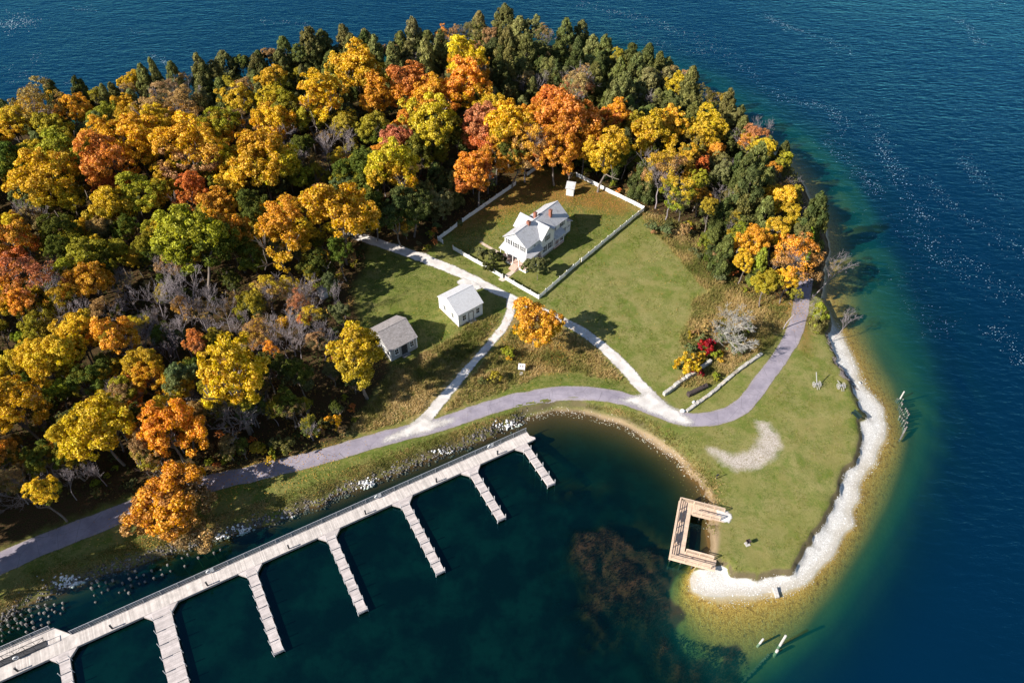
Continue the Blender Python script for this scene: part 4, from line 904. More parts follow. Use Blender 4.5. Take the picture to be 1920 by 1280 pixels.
def put_tree(kind, px, py, rp, c1, c2=None, label=None, group=None, H=None, name=None, zs=None, rot=None, at=None):
    """kind: b broad, t tall, n thin (twigs show), c cedar, x bare, s bush.  px, py: centre of the crown, rp: its radius in pixels"""
    sc0 = pxm(px, py, 8)
    Rm = rp/sc0
    if kind == 'c': Ht = H or min(15.5, max(5, Rm*5.2)); zc = Ht*.55
    elif kind == 'x': Ht = H or Rm*2.5+2; zc = Ht*.62
    elif kind == 's': Ht = Rm*1.5; zc = Rm*.75
    else: Ht = H or (Rm*2.35+2.6 if kind != 't' else Rm*3.0+2.6); zc = Ht-Rm*(1.02 if kind != 't' else 1.3)
    x, y, z = base_at(px, py, zc) if at is None else at
    nm = name or {'b': 'maple_tree', 't': 'maple_tree', 'n': 'thinning_tree', 'c': 'cedar_tree', 'x': 'bare_tree', 's': 'shrub'}[kind]
    e = empty(nm, (x, y, z-.05), random.random()*6.28 if rot is None else rot); zn = zone(px, py)
    if kind in 'ctn' and rot is None: e.rotation_euler.x = random.gauss(0, .045); e.rotation_euler.y = random.gauss(0, .045)
    noun = {'b': 'maple', 't': 'tall maple', 'n': 'thin leafed tree', 'c': 'cedar', 'x': 'leafless grey tree', 's': 'shrub'}[kind]
    sz = 'large ' if Rm > 4.6 else 'small ' if Rm < 2.9 else ''
    two = ', %s below,' % NAMES[c2] if (c2 and c2 != c1 and kind in 'btn') else ''
    if len(('%s%s %s%s %s' % (sz, NAMES[c1], noun, two, zn)).split()) > 16: two = ''
    lab = label or (('%s%s %s%s %s' % (sz, NAMES[c1], noun, two, zn)) if kind != 'x' else sz+noun+' '+zn); grp = group or (lab if label is None else None)
    tag(e, lab, 'shrub' if kind == 's' else 'tree', grp)
    TREES.append((x, y, Rm, kind))
    def crown(me, loc, scl):
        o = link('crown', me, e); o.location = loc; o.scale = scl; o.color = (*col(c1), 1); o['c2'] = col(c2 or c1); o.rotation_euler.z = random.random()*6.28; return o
    if kind in 'bt':
        me = random.choice(BROAD if kind == 'b' else TALL); crown(me, (0,0,zc), (Rm*random.uniform(.95,1.1), Rm*random.uniform(.95,1.1), Rm*(zs or random.uniform(.92,1.1))))
        tr = random.choice(LIMBS); o = link('trunk', tr[0], e); o.scale = (Ht*.80,)*3; o2 = link('limbs', tr[1], e); o2.scale = (Ht*.80,)*3
    elif kind == 'n':
        crown(random.choice(THIN), (0,0,zc), (Rm*1.02, Rm*1.02, Rm)); tr = random.choice(BARE)
        o = link('trunk', tr[0], e); o.scale = (Ht*.93,)*3; o = link('branches', tr[1], e); o.scale = (Ht*.93,)*3
    elif kind == 'c':
        k = Rm/(.235*Ht); crown(random.choice(CEDAR), (0,0,Ht*.02), (Ht*k, Ht*k, Ht)); o = link('trunk', CTRUNK, e); o.scale = (Ht*.96,)*3
    elif kind == 'x':
        tr = random.choice(BARE); o = link('trunk', tr[0], e); k = max(.75, min(1.5, Rm*2/(Ht*.75))); o.scale = (Ht*k, Ht*k, Ht); o = link('branches', tr[1], e); o.scale = (Ht*k, Ht*k, Ht)
    else:
        crown(random.choice(BUSH), (0,0,zc), (Rm, Rm, Rm*.95)); tr = random.choice(LIMBS); o = link('stem', tr[0], e); o.scale = (Ht*.6,)*3
    return e
# --- trees named one by one
put_tree('b', 1003, 606, 54, 'O', 'A', 'lone bright orange maple between the two gravel paths, below the picket fence corner', rot=1, H=11.4, zs=.88)
put_tree('t', 672, 668, 53, 'Y', 'G', 'golden yellow maple standing against the grey cottage', rot=2)
put_tree('b', 320, 955, 88, 'O', 'T', 'wide orange maple overhanging the paved path beside the old wharf piles', H=10.5, zs=.72)
put_tree('b', 632, 405, 66, 'Y', 'A', 'big round golden maple above the upper end of the gravel lane')
put_tree('t', 432, 722, 66, 'A', 'Y', 'very tall amber maple in the wood above the paved path')
put_tree('b', 322, 812, 60, 'O', 'O', 'full orange maple at the edge of the wood above the paved path')
put_tree('b', 828, 388, 31, 'W', 'C', 'round pale green tree by the side opening of the picket fence', H=7)
put_tree('b', 895, 325, 42, 'O', 'R', 'orange maple leaning over the wooded side of the picket fence')
put_tree('s', 918, 484, 27, 'U', 'K', 'dense grey green lilac bush beside the porch, on the lane side', name='lilac_bush')
put_tree('s', 1008, 508, 32, 'U', 'K', 'wide grey green lilac bush in front of the porch corner', name='lilac_bush')
put_tree('c', 1543, 592, 19, 'L', 'C', 'bright green cedar at the upper end of the white beach', H=6.5)
put_tree('b', 1332, 452, 28, 'C', 'L', 'round green tree at the edge of the dry lawn', H=6)
# --- broad and tall trees, thin trees, bare trees: crown centre x, y, radius in the photograph, colours
SPEC = '''n 70 205 38 T A;b 25 234 32 Y A;b 108 258 36 G Y;x 125 220 22;b 158 222 16 Y;b 195 226 26 L G;b 235 204 20 A;b 247 228 27 Y;n 320 178 28 T U;n 352 190 28 T C;b 250 158 20 Y;n 292 214 32 T A;
b 200 268 36 Y G;b 255 262 42 A Y;b 292 240 30 Y;n 355 228 32 T A;b 415 243 34 G O;b 447 195 28 Y G;n 457 170 22 T O;b 505 190 26 Y A;b 512 150 26 Y G;b 507 235 36 Y A;n 450 226 22 T;x 530 250 30;t 600 188 36 A O;
b 118 295 46 G Y;b 20 306 36 D G;b 352 295 46 Y T;b 420 302 32 Y;b 487 305 48 Y G;b 528 318 40 Y G;b 205 318 42 R O;b 200 350 24 R;b 85 344 46 Y;b 268 366 38 G Y;b 208 388 38 Y G;t 347 368 27 R R;b 130 372 30 Y D;b 412 394 32 O A;
b 362 462 58 G D;b 437 442 40 O D;t 528 448 40 O A;b 20 462 42 O R;n 66 540 48 P O;b 168 530 36 O A;b 160 488 38 G D;b 118 442 34 D G;b 152 432 20 A;n 322 496 26 T;b 252 480 18 Y;x 62 408 28;
b 680 146 40 Y G;b 708 182 34 O A;b 770 168 36 R O;b 815 192 36 O;b 875 132 36 A O;b 870 168 40 O A;b 808 246 45 Y D;b 750 276 32 P O;b 740 332 44 Y A;b 690 318 34 D G;b 828 290 18 L;b 895 246 38 P R;b 925 206 28 Y;b 955 242 44 A Y;n 985 268 40 O T;
b 1028 202 35 R O;b 1068 236 48 R O;b 1042 280 36 O R;b 1066 318 14 O;t 1128 285 32 Y A;b 1157 220 30 O R;n 1080 165 30 T P;x 1085 160 28;b 1222 252 40 Y A;b 1256 240 32 Y G;n 1240 322 42 Y T;n 1258 355 34 Y L;
b 1330 236 34 A G;b 1313 266 28 Y C;b 1338 286 22 O;t 1313 318 16 R;n 1414 262 28 P O;b 1398 266 20 A C;b 1425 282 26 Y C;b 1448 316 15 O;b 1461 376 33 Y A;b 1470 402 28 Y G;b 1410 455 30 O A;b 1388 442 22 L Y;b 1455 436 28 Y G;n 1498 476 46 O T;b 1396 490 22 A;b 1438 530 26 G Y;b 1476 526 24 A G;x 1357 370 24;x 1431 245 22;x 1490 395 22;
x 218 530 20;x 285 548 36;x 360 558 40;x 325 545 30;x 292 608 24;x 342 628 28;x 400 612 22;x 437 615 24;x 308 672 20;x 285 652 18;x 375 590 26;x 255 560 20;x 240 545 24;x 390 570 26;x 420 590 24;x 320 640 24;x 470 600 22;x 555 640 26;x 590 620 22;x 640 560 22;n 600 640 20 T U;n 470 640 22 T O;n 510 660 20 O T;b 405 640 20 G D;b 300 630 18 D U;n 255 610 22 Y T;n 345 575 20 T Y;b 480 570 22 G U;n 590 590 22 Y U;b 640 590 20 U D;n 188 582 24 T;b 215 636 38 O A;b 75 602 28 G;b 110 568 24 G Y;b 140 630 38 Y G;b 92 684 40 Y A;b 120 672 42 Y G;b 40 636 18 L;
b 268 684 30 Y;b 280 714 30 A O;b 242 736 25 R O;t 365 650 22 R P;b 340 722 28 A;b 36 768 46 A Y;b 106 736 26 L D;b 190 802 54 Y A;b 250 802 24 O;n 487 618 26 T Y;n 537 536 20 Y;n 497 542 26 Y T;x 565 535 26;x 507 560 22;x 540 618 32;b 568 600 14 R;x 530 640 24;x 585 565 24;n 560 575 22 P T;x 610 600 20;
b 20 420 22 Y O;b 300 430 26 G D;b 235 430 24 D G;b 480 400 30 D G;b 575 440 26 Y D;b 60 300 30 Y D;b 150 335 26 D G;b 310 340 28 Y G;b 440 345 30 Y G;b 400 260 28 Y;b 540 200 26 G C;b 580 230 28 G D;b 640 240 26 G D;x 610 275 30;x 560 285 24;x 650 270 22;b 560 330 24 G D;b 20 570 26 Y D;b 20 690 30 Y G;b 10 850 30 O D;b 80 860 30 D G;b 160 720 30 D G;b 200 690 26 D Y;b 130 860 26 D Y;b 360 700 24 D G;b 40 720 22 D;n 20 905 26 T U;x 60 900 26;x 120 905 24;x 180 880 22;
b 640 130 24 Y G;b 700 240 28 G D;b 660 330 30 D G;b 780 290 26 D G;b 860 250 26 G D;b 930 290 28 O D;b 1000 225 26 O Y;b 1095 280 24 O Y;b 1190 240 24 G C;b 1285 250 26 G C;b 1295 300 26 Y C;b 1170 290 22 D G;b 960 300 26 D O;b 770 385 32 K D;b 745 410 28 K D;b 700 400 26 D G;b 690 360 30 D G;b 470 480 26 D G;b 590 500 26 D G;b 640 480 24 D T;b 620 530 18 U D;b 500 690 28 D U;b 560 700 28 D U;b 470 760 24 D U;b 540 760 26 D T'''
for it in SPEC.replace('\n', '').split(';'):
    p = it.split()
    if not p: continue
    k, x, y, r = p[0], float(p[1]), float(p[2]), float(p[3])
    put_tree(k, x, y, r*(1.06 if x > 1180 else 1.19), p[4] if len(p) > 4 else 'T', p[5] if len(p) > 5 else None)
# --- cedars traced along the far shore and the outer shore
CED = '''10 215 18;45 212 16;100 188 16;122 192 18;155 170 20;185 176 18;203 184 18;222 176 16;275 165 20;300 155 18;330 146 18;375 146 18;400 128 21;430 122 20;452 114 20;480 112 20;508 102 21;535 96 21;560 102 21;582 94 21;610 86 21;632 98 20;655 92 23;680 92 20;702 82 21;730 94 20;750 82 20;772 62 21;800 78 20;900 52 21;918 66 20;945 45 27;975 52 24;1000 56 26;1058 56 20;1090 66 21;1110 86 20;1132 96 22;1160 102 22;1186 112 24;1212 118 24;1240 134 22;
590 120 20;620 125 20;560 135 20;530 128 18;480 140 18;430 150 18;380 165 18;330 170 16;645 112 20;700 112 20;740 118 20;770 100 22;800 110 22;830 105 20;860 92 18;890 90 20;925 100 22;950 90 22;985 95 22;1015 95 22;1045 100 20;1075 105 20;1100 120 22;1130 130 22;1160 135 22;1190 145 24;1215 155 24;1245 160 24;1270 165 22;1295 170 22;1320 185 22;1345 190 20;1362 205 20;1380 226 20;1392 248 18;
920 140 22;950 130 22;985 135 18;1020 140 18;1110 160 22;1140 165 22;1170 175 24;1200 180 24;1230 190 24;1260 200 22;1290 205 22;1180 210 20;1215 215 20;1150 195 18;950 165 18;920 175 18;1000 175 16;
1440 270 20;1468 304 20;1482 334 20;1487 364 20;1364 272 24;1414 326 30;1405 364 30;1366 374 24;1313 366 20;1332 388 22;1522 412 24;1380 345 24;1440 350 22;1430 410 22;1380 410 22;1350 330 22;1350 300 20;1500 440 18;1420 490 18;1460 480 18;1310 340 18;1290 330 18;1280 380 16;1490 556 13;1515 450 18;1475 450 18'''
for it in CED.replace('\n', '').split(';'):
    x, y, r = map(float, it.split()); c = random.choice('CCCCWK') if y < 420 else random.choice('CL')
    if x > 1195 and y > 140 and random.random() < .58: put_tree(random.choice('bbbn'), x, y+2, r*random.uniform(.85, 1.15), random.choice('CCWWGGYUO'), random.choice('CKC'), H=random.uniform(7, 11)); continue
    if x < 1195 and random.random() < .2: put_tree('b', x, y+6, r*random.uniform(.8, 1.0), random.choice('CCWGT'), random.choice('CK'), H=random.uniform(8, 11)); continue
    put_tree('c', x+random.uniform(-4, 4), y+random.uniform(-2, 12), r*random.uniform(.8, 1.15), c, random.choice('CK'), H=random.uniform(7.5, 14.5) if (r > 17 and y < 300) else None)
# thin, rusty and bare trees scattered through the far cedars
for x, y in ((245,172),(350,152),(825,70),(850,70),(875,60),(1025,66),(1265,142),(1290,150),(700,135),(850,140),(990,150),(1060,140),(780,130),(1230,150),(1340,225),(905,120),(1090,140)):
    put_tree('n', x, y, 19, random.choice('TTOW'), 'C')
for x, y in ((780,110),(880,150),(990,115),(1040,150),(1005,170),(960,150),(1190,200),(1250,215),(1300,230),(930,190)): put_tree('x', x, y, 20, 'T', H=9)
# fill the floor between them
NF = 0
for k in range(9000):
    px = random.uniform(-160, 1500); py = random.uniform(130, 940); x, y = U(px, py, 5)
    if sdf(OPEN, np.array([x]), np.array([y]))[0] > -3.2 or sdf(LAND, np.array([x]), np.array([y]))[0] < 3: continue
    if any((x-a)**2+(y-b)**2 < (1.8 if kd in 'xc' else 1.0+.52*r)**2*1.5 for a, b, r, kd in TREES): continue
    if 455 < px < 700 and 515 < py < 800: continue
    if 225 < px < 470 and 495 < py < 690: continue
    cz = px > 760 or py < 210
    if cz: put_tree('c', px, py, random.uniform(15, 20), random.choice('CCKW'), 'K', H=random.uniform(7, 11))
    else: put_tree(random.choice('bbbn'), px, py, random.uniform(22, 34), random.choice('GGYYDAOTUT'), random.choice('DDGU'), H=random.uniform(8, 12))
    NF += 1
    if NF > 290: break
NF = 0
for k in range(9000):
    px = random.uniform(-60, 1500); py = random.uniform(150, 935); x, y = U(px, py, 3)
    if sdf(OPEN, np.array([x]), np.array([y]))[0] > -2.2 or sdf(LAND, np.array([x]), np.array([y]))[0] < 3: continue
    if any((x-a)**2+(y-b)**2 < 2.3**2 for a, b, r, kd in TREES): continue
    put_tree(random.choice('bbbn'), px, py, random.uniform(14, 22), random.choice('UGGYTDDAK'), random.choice('DUK'), H=random.uniform(4.5, 7), name='young_tree'); NF += 1
    if NF > 240: break
# trees just outside the frame that shade the bank and the path
for x, y in ((-105,1110),(-190,1080),(-110,1175),(-210,1160),(-110,1045),(-190,1000),(-110,985),(-120,930)):
    q = U(x, y, 1.3); put_tree('b', x, y-90, 72, random.choice('OYG'), 'D', label='maple beyond the wharf piles, shading the harbour bank', group='maples shading the harbour bank', H=17, at=(q[0], q[1], 1.2))
# leaning bare trees on the outer shore
e = put_tree('x', 1543, 530, 30, 'T', label='leafless tree leaning out over the water at the end of the shore wood', H=11, at=(*G(1524, 556)[:2], 1.0), rot=.6); e.rotation_euler = (0, R(28), 0)
e = put_tree('x', 1580, 625, 24, 'T', label='low leafless shrub leaning from the top of the white beach', H=7, at=(*G(1560, 640)[:2], .5), rot=.3); e.rotation_euler = (0, R(32), .2)
# silvery bare thicket tree on the rough ground
o = G(1352, 640); e = empty('bare_tree', (o.x, o.y, o.z-.1), 1.2); tag(e, 'wide silvery leafless tree on the rough ground above the low stone walls', 'tree')
for me, nmx in zip(SILVER, ('trunk', 'branches')):
    ob = link(nmx, me, e); ob.scale = (14.0, 14.0, 8.6)
for x, y, r, a, b, lab in ((1327,653,22,'S','S','crimson shrub under the silvery leafless tree'),(1347,666,15,'L','Y','yellow green shrub beside the crimson shrub'),(1290,686,26,'Y','Y','larger golden yellow shrub at the foot of the stone wall'),(1310,672,14,'Y','A','smaller golden yellow shrub between the crimson shrubs'),(1308,697,13,'S','S','small crimson shrub on the stone wall'),
        (1372,648,21,'U','R','olive shrub with red tips beside the silvery leafless tree'),(1398,615,16,'L','C','bright green shrub behind the silvery leafless tree'),(1295,655,13,'U','U','grey green shrub beside the dry lawn'),(1300,625,12,'T','G','tan shrub at the edge of the dry lawn below the silvery tree'),(1340,705,11,'L','G','low lime shrub between the two stone walls'),(1385,660,14,'K','U','dark shrub in the shade of the silvery tree'),(1350,630,20,'U','T','dull shrub under the silvery leafless tree'),(1330,615,17,'T','U','straw coloured shrub half under the silvery leafless tree'),(1380,630,20,'U','C','grey green shrub mass behind the silvery leafless tree'),(1318,635,14,'U','T','grey green shrub beside the crimson shrub'),
        (955,660,17,'L','Y','yellow green shrub beside the lone orange maple'),(926,706,17,'G','C','olive shrub in the rough grass above the paved path'),(905,715,11,'C','U','small olive shrub in the rough grass above the paved path'),(1222,425,16,'U','T','grey brown shrub at the woods corner of the picket fence'),(1250,432,15,'U','C','dull green shrub near the woods corner of the fence'),(1280,432,18,'T','U','tan shrub between the fence corner and the shore wood'),(1190,355,14,'U','C','dull shrub behind the back picket fence'),(1150,345,10,'L','C','small green shrub behind the back picket fence'),
        (530,838,26,'C','L','wide green shrub on the verge of the paved path'),(480,845,20,'G','Y','yellow green shrub on the verge of the paved path'),(620,790,24,'A','U','amber shrub where the wood meets the rough grass'),(590,812,18,'G','T','olive shrub where the wood meets the rough grass'),(640,810,16,'T','U','tan shrub where the wood meets the rough grass'),(430,862,16,'L','G','lime shrub on the verge of the paved path'),(505,862,12,'Y','G','yellow shrub on the verge of the paved path'),(1370,510,14,'R','T','rusty shrub at the edge of the shore wood'),(1350,520,14,'U','T','dull shrub at the edge of the shore wood'),(1340,480,14,'C','T','olive shrub below the round green tree')):
    put_tree('s', x, y, r, a, b, lab, name='shrub')
# understorey shrubs along the margins of the wood
ns = 0; shl = {}
for k in range(3000):
    px = random.uniform(0, 1520); py = random.uniform(300, 930); x, y = U(px, py, 1.3)
    d = -sdf(OPEN, np.array([x]), np.array([y]))[0]
    if not (.3 < d < 9) or sdf(LAND, np.array([x]), np.array([y]))[0] < 1.5: continue
    if any((x-a)**2+(y-b)**2 < 1.4**2 for a, b, r, kd in TREES): continue
    put_tree('s', px, py, random.uniform(7, 13), random.choice('UUTGKCRL'), random.choice('UKT'), name='shrub'); ns += 1
    if ns > 110: break
# --- undergrowth and rough grass, nobody could count it
def blades(name, X, Y, h, w, mat, tint, nb=5, seed=0, lean=.5):
    rng = np.random.RandomState(seed); n = len(X)*nb; x = np.repeat(X, nb)+rng.randn(n)*.12; y = np.repeat(Y, nb)+rng.randn(n)*.12; z = hgts(x, y)-.02
    a = rng.rand(n)*6.283; hh = np.repeat(h, nb)*rng.uniform(.5, 1.15, n); lx = rng.randn(n)*lean*hh; ly = rng.randn(n)*lean*hh
    V = np.empty((n, 3, 3)); V[:, 0] = np.stack([x-np.cos(a)*w, y-np.sin(a)*w, z], 1); V[:, 1] = np.stack([x+np.cos(a)*w, y+np.sin(a)*w, z], 1); V[:, 2] = np.stack([x+lx, y+ly, z+hh], 1)
    me = fast_mesh(name, V.reshape(-1, 3), np.arange(n*3).reshape(-1, 3), mat, dict(tint=np.repeat(np.clip(np.repeat(tint, nb)+rng.randn(n)*.12, 0, 1), 3)))
    return link(name, me)
def blade_mat():
    t = NT('rough_grass'); a = t.attr('tint').outputs['Fac']; r = t.n('ValToRGB', {0: a}); cr = r.color_ramp
    for i, (p, c) in enumerate(((0, (.12,.14,.03)), (.35, (.27,.24,.07)), (.65, (.50,.35,.14)), (1, (.64,.48,.24)))):
        el = cr.elements[i] if i < 2 else cr.elements.new(p); el.position = p; el.color = (*c, 1)
    d = t.n('BsdfDiffuse', {'Color': r.outputs[0]}); tr = t.n('BsdfTranslucent', {'Color': r.outputs[0]}); return t.done(t.n('MixShader', {0: .25, 1: d.outputs[0], 2: tr.outputs[0]}))
M_BLADE = blade_mat()
def scatter(poly, n, seed, inset=.0):
    rng = np.random.RandomState(seed); lo = poly.min(0)-4; hi = poly.max(0)+4; X = rng.uniform(lo[0], hi[0], n); Y = rng.uniform(lo[1], hi[1], n); k = sdf(poly, X, Y) > inset+(vnoise(X, Y, 2, seed)-.5)*1.2; return X[k], Y[k]
XS, YS = [], []
for i, m in enumerate(MEADOW):
    X, Y = scatter(m, 22000 if i == 2 else 15000, 30+i); XS.append(X); YS.append(Y)
X = np.concatenate(XS); Y = np.concatenate(YS)
PATHS = np.concatenate([np.array([(v.co.x, v.co.y) for v in o.data.vertices]) for o in bpy.data.objects if o.name.startswith(('paved_path', 'gravel_', 'stone_walk'))])
def near_path(X, Y, r=.75):
    cell = {}; out = np.zeros(len(X), bool)
    for x, y in PATHS: cell.setdefault((int(x//r), int(y//r)), []).append((x, y))
    for i in range(len(X)):
        cx, cy = int(X[i]//r), int(Y[i]//r)
        for a in (-1, 0, 1):
            for b in (-1, 0, 1):
                for q in cell.get((cx+a, cy+b), ()):
                    if (q[0]-X[i])**2+(q[1]-Y[i])**2 < r*r: out[i] = True
    return out
k = ~near_path(X, Y); X = X[k]; Y = Y[k]
tn = np.clip(.02+.85*vnoise(X, Y, 4, 41)+.3*(vnoise(X, Y, 1.3, 42)-.5), 0, 1)
tag(blades('rough_grass', X, Y, .35+.55*vnoise(X, Y, 3, 43), .06, M_BLADE, tn, 5, 1), 'tall dry tawny grass on the rough ground between the paths', 'grass', kind='stuff')
# rank grass on the harbour bank and round the cove
line = np.array([U(x, y, .8) for x, y in SHORE_MARINA[:27]]); L = np.concatenate([[0], np.cumsum(np.linalg.norm(np.diff(line, axis=0), axis=1))]); s = rs.rand(9000)*L[-1]; bx = np.interp(s, L, line[:, 0])+rs.randn(9000)*1.1; by = np.interp(s, L, line[:, 1])+1.6+rs.rand(9000)*2.4
k = (hgts(bx, by) > .55); bx = bx[k]; by = by[k]; k = ~near_path(bx, by); bx = bx[k]; by = by[k]
tag(blades('bank_grass', bx, by, .15+.25*vnoise(bx, by, 2, 45), .05, M_BLADE, np.clip(.15+.6*vnoise(bx, by, 3, 46), 0, 1), 5, 2), 'rank grass along the top of the harbour bank', 'grass', kind='stuff')
# forest undergrowth: low leafy ground cover
n = 42000; X = rs.uniform(-150, 80, n); Y = rs.uniform(66, 210, n); k = (sdf(OPEN, X, Y) < -.3) & (sdf(LAND, X, Y) > 2); X = X[k]; Y = Y[k]; k = vnoise(X, Y, 5, 47) > .35; X = X[k]; Y = Y[k]; m = len(X)
def undergrowth_mat():
    t = NT('undergrowth'); a = t.attr('tint').outputs['Fac']; r = t.n('ValToRGB', {0: a}); cr = r.color_ramp
    for i, (p, c) in enumerate(((0, (.035,.045,.015)), (.5, (.10,.10,.03)), (.8, (.22,.12,.04)), (1, (.34,.22,.05)))):
        el = cr.elements[i] if i < 2 else cr.elements.new(p); el.position = p; el.color = (*c, 1)
    return t.done(t.n('BsdfDiffuse', {'Color': r.outputs[0]}))
x = np.repeat(X, 3)+rs.randn(m*3)*.25; y = np.repeat(Y, 3)+rs.randn(m*3)*.25; z = hgts(x, y)+rs.rand(m*3)*.8; nq = m*3
P = np.stack([x, y, z], 1); nm = norm(rs.randn(nq, 3)+np.array([0,0,1.2])); t1 = norm(np.cross(nm, rs.randn(nq, 3))); t2 = np.cross(nm, t1); s = rs.uniform(.10, .28, nq)[:, None]
V = np.empty((nq, 4, 3)); V[:, 0] = P-t1*s; V[:, 1] = P-t2*s*.6; V[:, 2] = P+t1*s; V[:, 3] = P+t2*s*.6
tag(link('undergrowth', fast_mesh('undergrowth', V.reshape(-1, 3), np.arange(nq*4).reshape(-1, 4), undergrowth_mat(), dict(tint=np.repeat(np.clip(np.repeat(vnoise(X, Y, 6, 48), 3)+rs.randn(nq)*.15, 0, 1), 4)))), 'low leafy undergrowth on the floor of the wood', 'undergrowth', kind='stuff')

# lawn tufts: short uneven turf, and fallen leaves
n = 150000; X = rs.uniform(-75, 75, n); Y = rs.uniform(46, 165, n); k = (sdf(OPEN, X, Y) > .4) & (sdf(LAND, X, Y) > 1.2) & (sdf(BEACH, X, Y) < -.7) & (sdf(WORN, X, Y) < -.4); X = X[k]; Y = Y[k]
k = vnoise(X, Y, 2.5, 91)*.6+vnoise(X, Y, .9, 92)*.4 > .42; X = X[k]; Y = Y[k]; k = ~near_path(X, Y, .8); X = X[k]; Y = Y[k]
dr = smst(sdf(DRY, X, Y), -4, 4)
def turf_mat():
    t = NT('turf'); a = t.attr('tint').outputs['Fac']; r = t.n('ValToRGB', {0: a}); cr = r.color_ramp
    for i, (p, c) in enumerate(((0, (.06,.10,.010)), (.4, (.125,.155,.02)), (.7, (.205,.205,.048)), (1, (.36,.30,.12)))):
        el = cr.elements[i] if i < 2 else cr.elements.new(p); el.position = p; el.color = (*c, 1)
    return t.done(t.n('BsdfDiffuse', {'Color': r.outputs[0]}))
tag(blades('lawn_tufts', X, Y, .08+.14*vnoise(X, Y, 3, 93), .06, turf_mat(), np.clip(.1+.35*dr+.55*(vnoise(X, Y, 5, 94)-.3), 0, 1), 3, 5, .6), 'short uneven turf of the lawns', 'grass', kind='stuff')
LX = []; LY = []
for px, py, sp, m in ((1005,640,5.0,1500),(1060,370,7.0,2200),(950,390,6.0,1500),(1150,385,4.0,700),(320,985,5.0,1300),(430,890,4.0,700),(560,862,5.0,700),(700,650,3.5,600),(1480,575,3.0,700),(1040,640,4.0,500),(870,450,3.0,400),(900,600,7.0,250),(1250,520,9.0,200)):
    q = G(px, py); LX.append(q.x+rs.randn(m)*sp); LY.append(q.y+rs.randn(m)*sp*.8)
x = np.concatenate(LX); y = np.concatenate(LY); z = hgts(x, y); k = (z > .9) & (sdf(LAND, x, y) > 1); x, y, z = x[k], y[k], z[k]; nq = len(x); a = rs.rand(nq)*6.283; s = rs.uniform(.05, .11, nq)
V = np.empty((nq, 4, 3))
for i in range(4): V[:, i] = np.stack([x+np.cos(a+i*1.5708)*s*(1 if i % 2 else .7), y+np.sin(a+i*1.5708)*s*(1 if i % 2 else .7), z+.12+rs.rand(nq)*.03], 1)
def fallen_mat():
    t = NT('fallen_leaf'); a = t.attr('tint').outputs['Fac']; r = t.n('ValToRGB', {0: a}); cr = r.color_ramp
    for i, (p, c) in enumerate(((0, (.30,.12,.03)), (.5, (.55,.26,.05)), (1, (.60,.42,.10)))):
        el = cr.elements[i] if i < 2 else cr.elements.new(p); el.position = p; el.color = (*c, 1)
    return t.done(t.n('BsdfDiffuse', {'Color': r.outputs[0]}))
tag(link('fallen_leaves', fast_mesh('fallen_leaves', V.reshape(-1, 3), np.arange(nq*4).reshape(-1, 4), fallen_mat(), dict(tint=np.repeat(rs.rand(nq), 4)))), 'fallen orange leaves scattered on the grass and paths under the maples', 'leaves', kind='stuff')
# ================================================================== SMALL THINGS
random.seed(31); rs = np.random.RandomState(31)
M_IRON = simple('rusty_iron', (.075,.055,.05), .8, .35, 4.0, .2, metal=.2); M_GREYW = simple('silver_grey_wood', (.40,.38,.36), .9, .2, 4.0, .2)
def rock_mesh(name, n, pos, size, mat, seed, squash=.7):
    """n lumpy stones in one mesh"""
    rng = np.random.RandomState(seed); ico = bmesh.new(); bmesh.ops.create_icosphere(ico, subdivisions=1, radius=1.0); V0 = np.array([v.co[:] for v in ico.verts]); F0 = np.array([[v.index for v in f.verts] for f in ico.faces]); ico.free(); k = len(V0)
    sc3 = size[:, None, None]*rng.uniform(.65, 1.3, (n, 1, 3))*np.array([1,1,squash]); jit = rng.uniform(.72, 1.25, (n, k, 1)); a = rng.rand(n)*6.283; ca, sa = np.cos(a), np.sin(a)
    V = V0[None]*jit*sc3; X = V[..., 0]*ca[:, None]-V[..., 1]*sa[:, None]; Y = V[..., 0]*sa[:, None]+V[..., 1]*ca[:, None]; V = np.stack([X, Y, V[..., 2]], -1)+pos[:, None]
    F = (F0[None]+(np.arange(n)*k)[:, None, None]).reshape(-1, 3); return fast_mesh(name, V.reshape(-1, 3), F, mat, dict(tint=np.repeat(rng.rand(n), k)))
M_ROCK = simple('bank_rock', (.14,.125,.115), .95, .25, 3.0, .4, tint=.6); M_ROCKP = simple('cove_stone', (.46,.40,.33), .95, .25, 3.0, .4, tint=.45); M_BROWN = simple('algae_stone', (.22,.14,.05), .95, .3, 3.0, .4, tint=.4); M_LIME = simple('limestone_rock', (.72,.70,.69), .95, .15, 3.0, .4, tint=.25)
line = np.array([U(x, y, .2) for x, y in SHORE_MARINA[:18]]); L = np.concatenate([[0], np.cumsum(np.linalg.norm(np.diff(line, axis=0), axis=1))])
n = 1900; s = rs.rand(n)*L[-1]; x = np.interp(s, L, line[:, 0])+rs.randn(n)*.45; y = np.interp(s, L, line[:, 1])+.35+rs.randn(n)*.6; z = hgts(x, y); k = (z > -.6) & (z < 1.25); x, y, z = x[k], y[k], z[k]
tag(link('bank_rocks', rock_mesh('bank_rocks', len(x), np.stack([x, y, z], 1), rs.uniform(.08, .24, len(x)), M_ROCK, 3)), 'dark rubble stones along the foot of the harbour bank', 'rocks', kind='stuff')
P = []
for cx, cy, rx, ry, m in ((702,906,24,9,170),(460,992,26,7,110),(420,1004,20,6,50),(140,1090,34,10,190),(550,966,20,4,30),(850,845,40,6,40),(960,795,36,7,80)):
    for _ in range(m):
        x, y = U(cx+random.gauss(0, rx*.5), cy+random.gauss(0, ry*.45), .6); z = hgt(x, y)
        if -.3 < z < 1.4: P.append((x, y, z+.05))
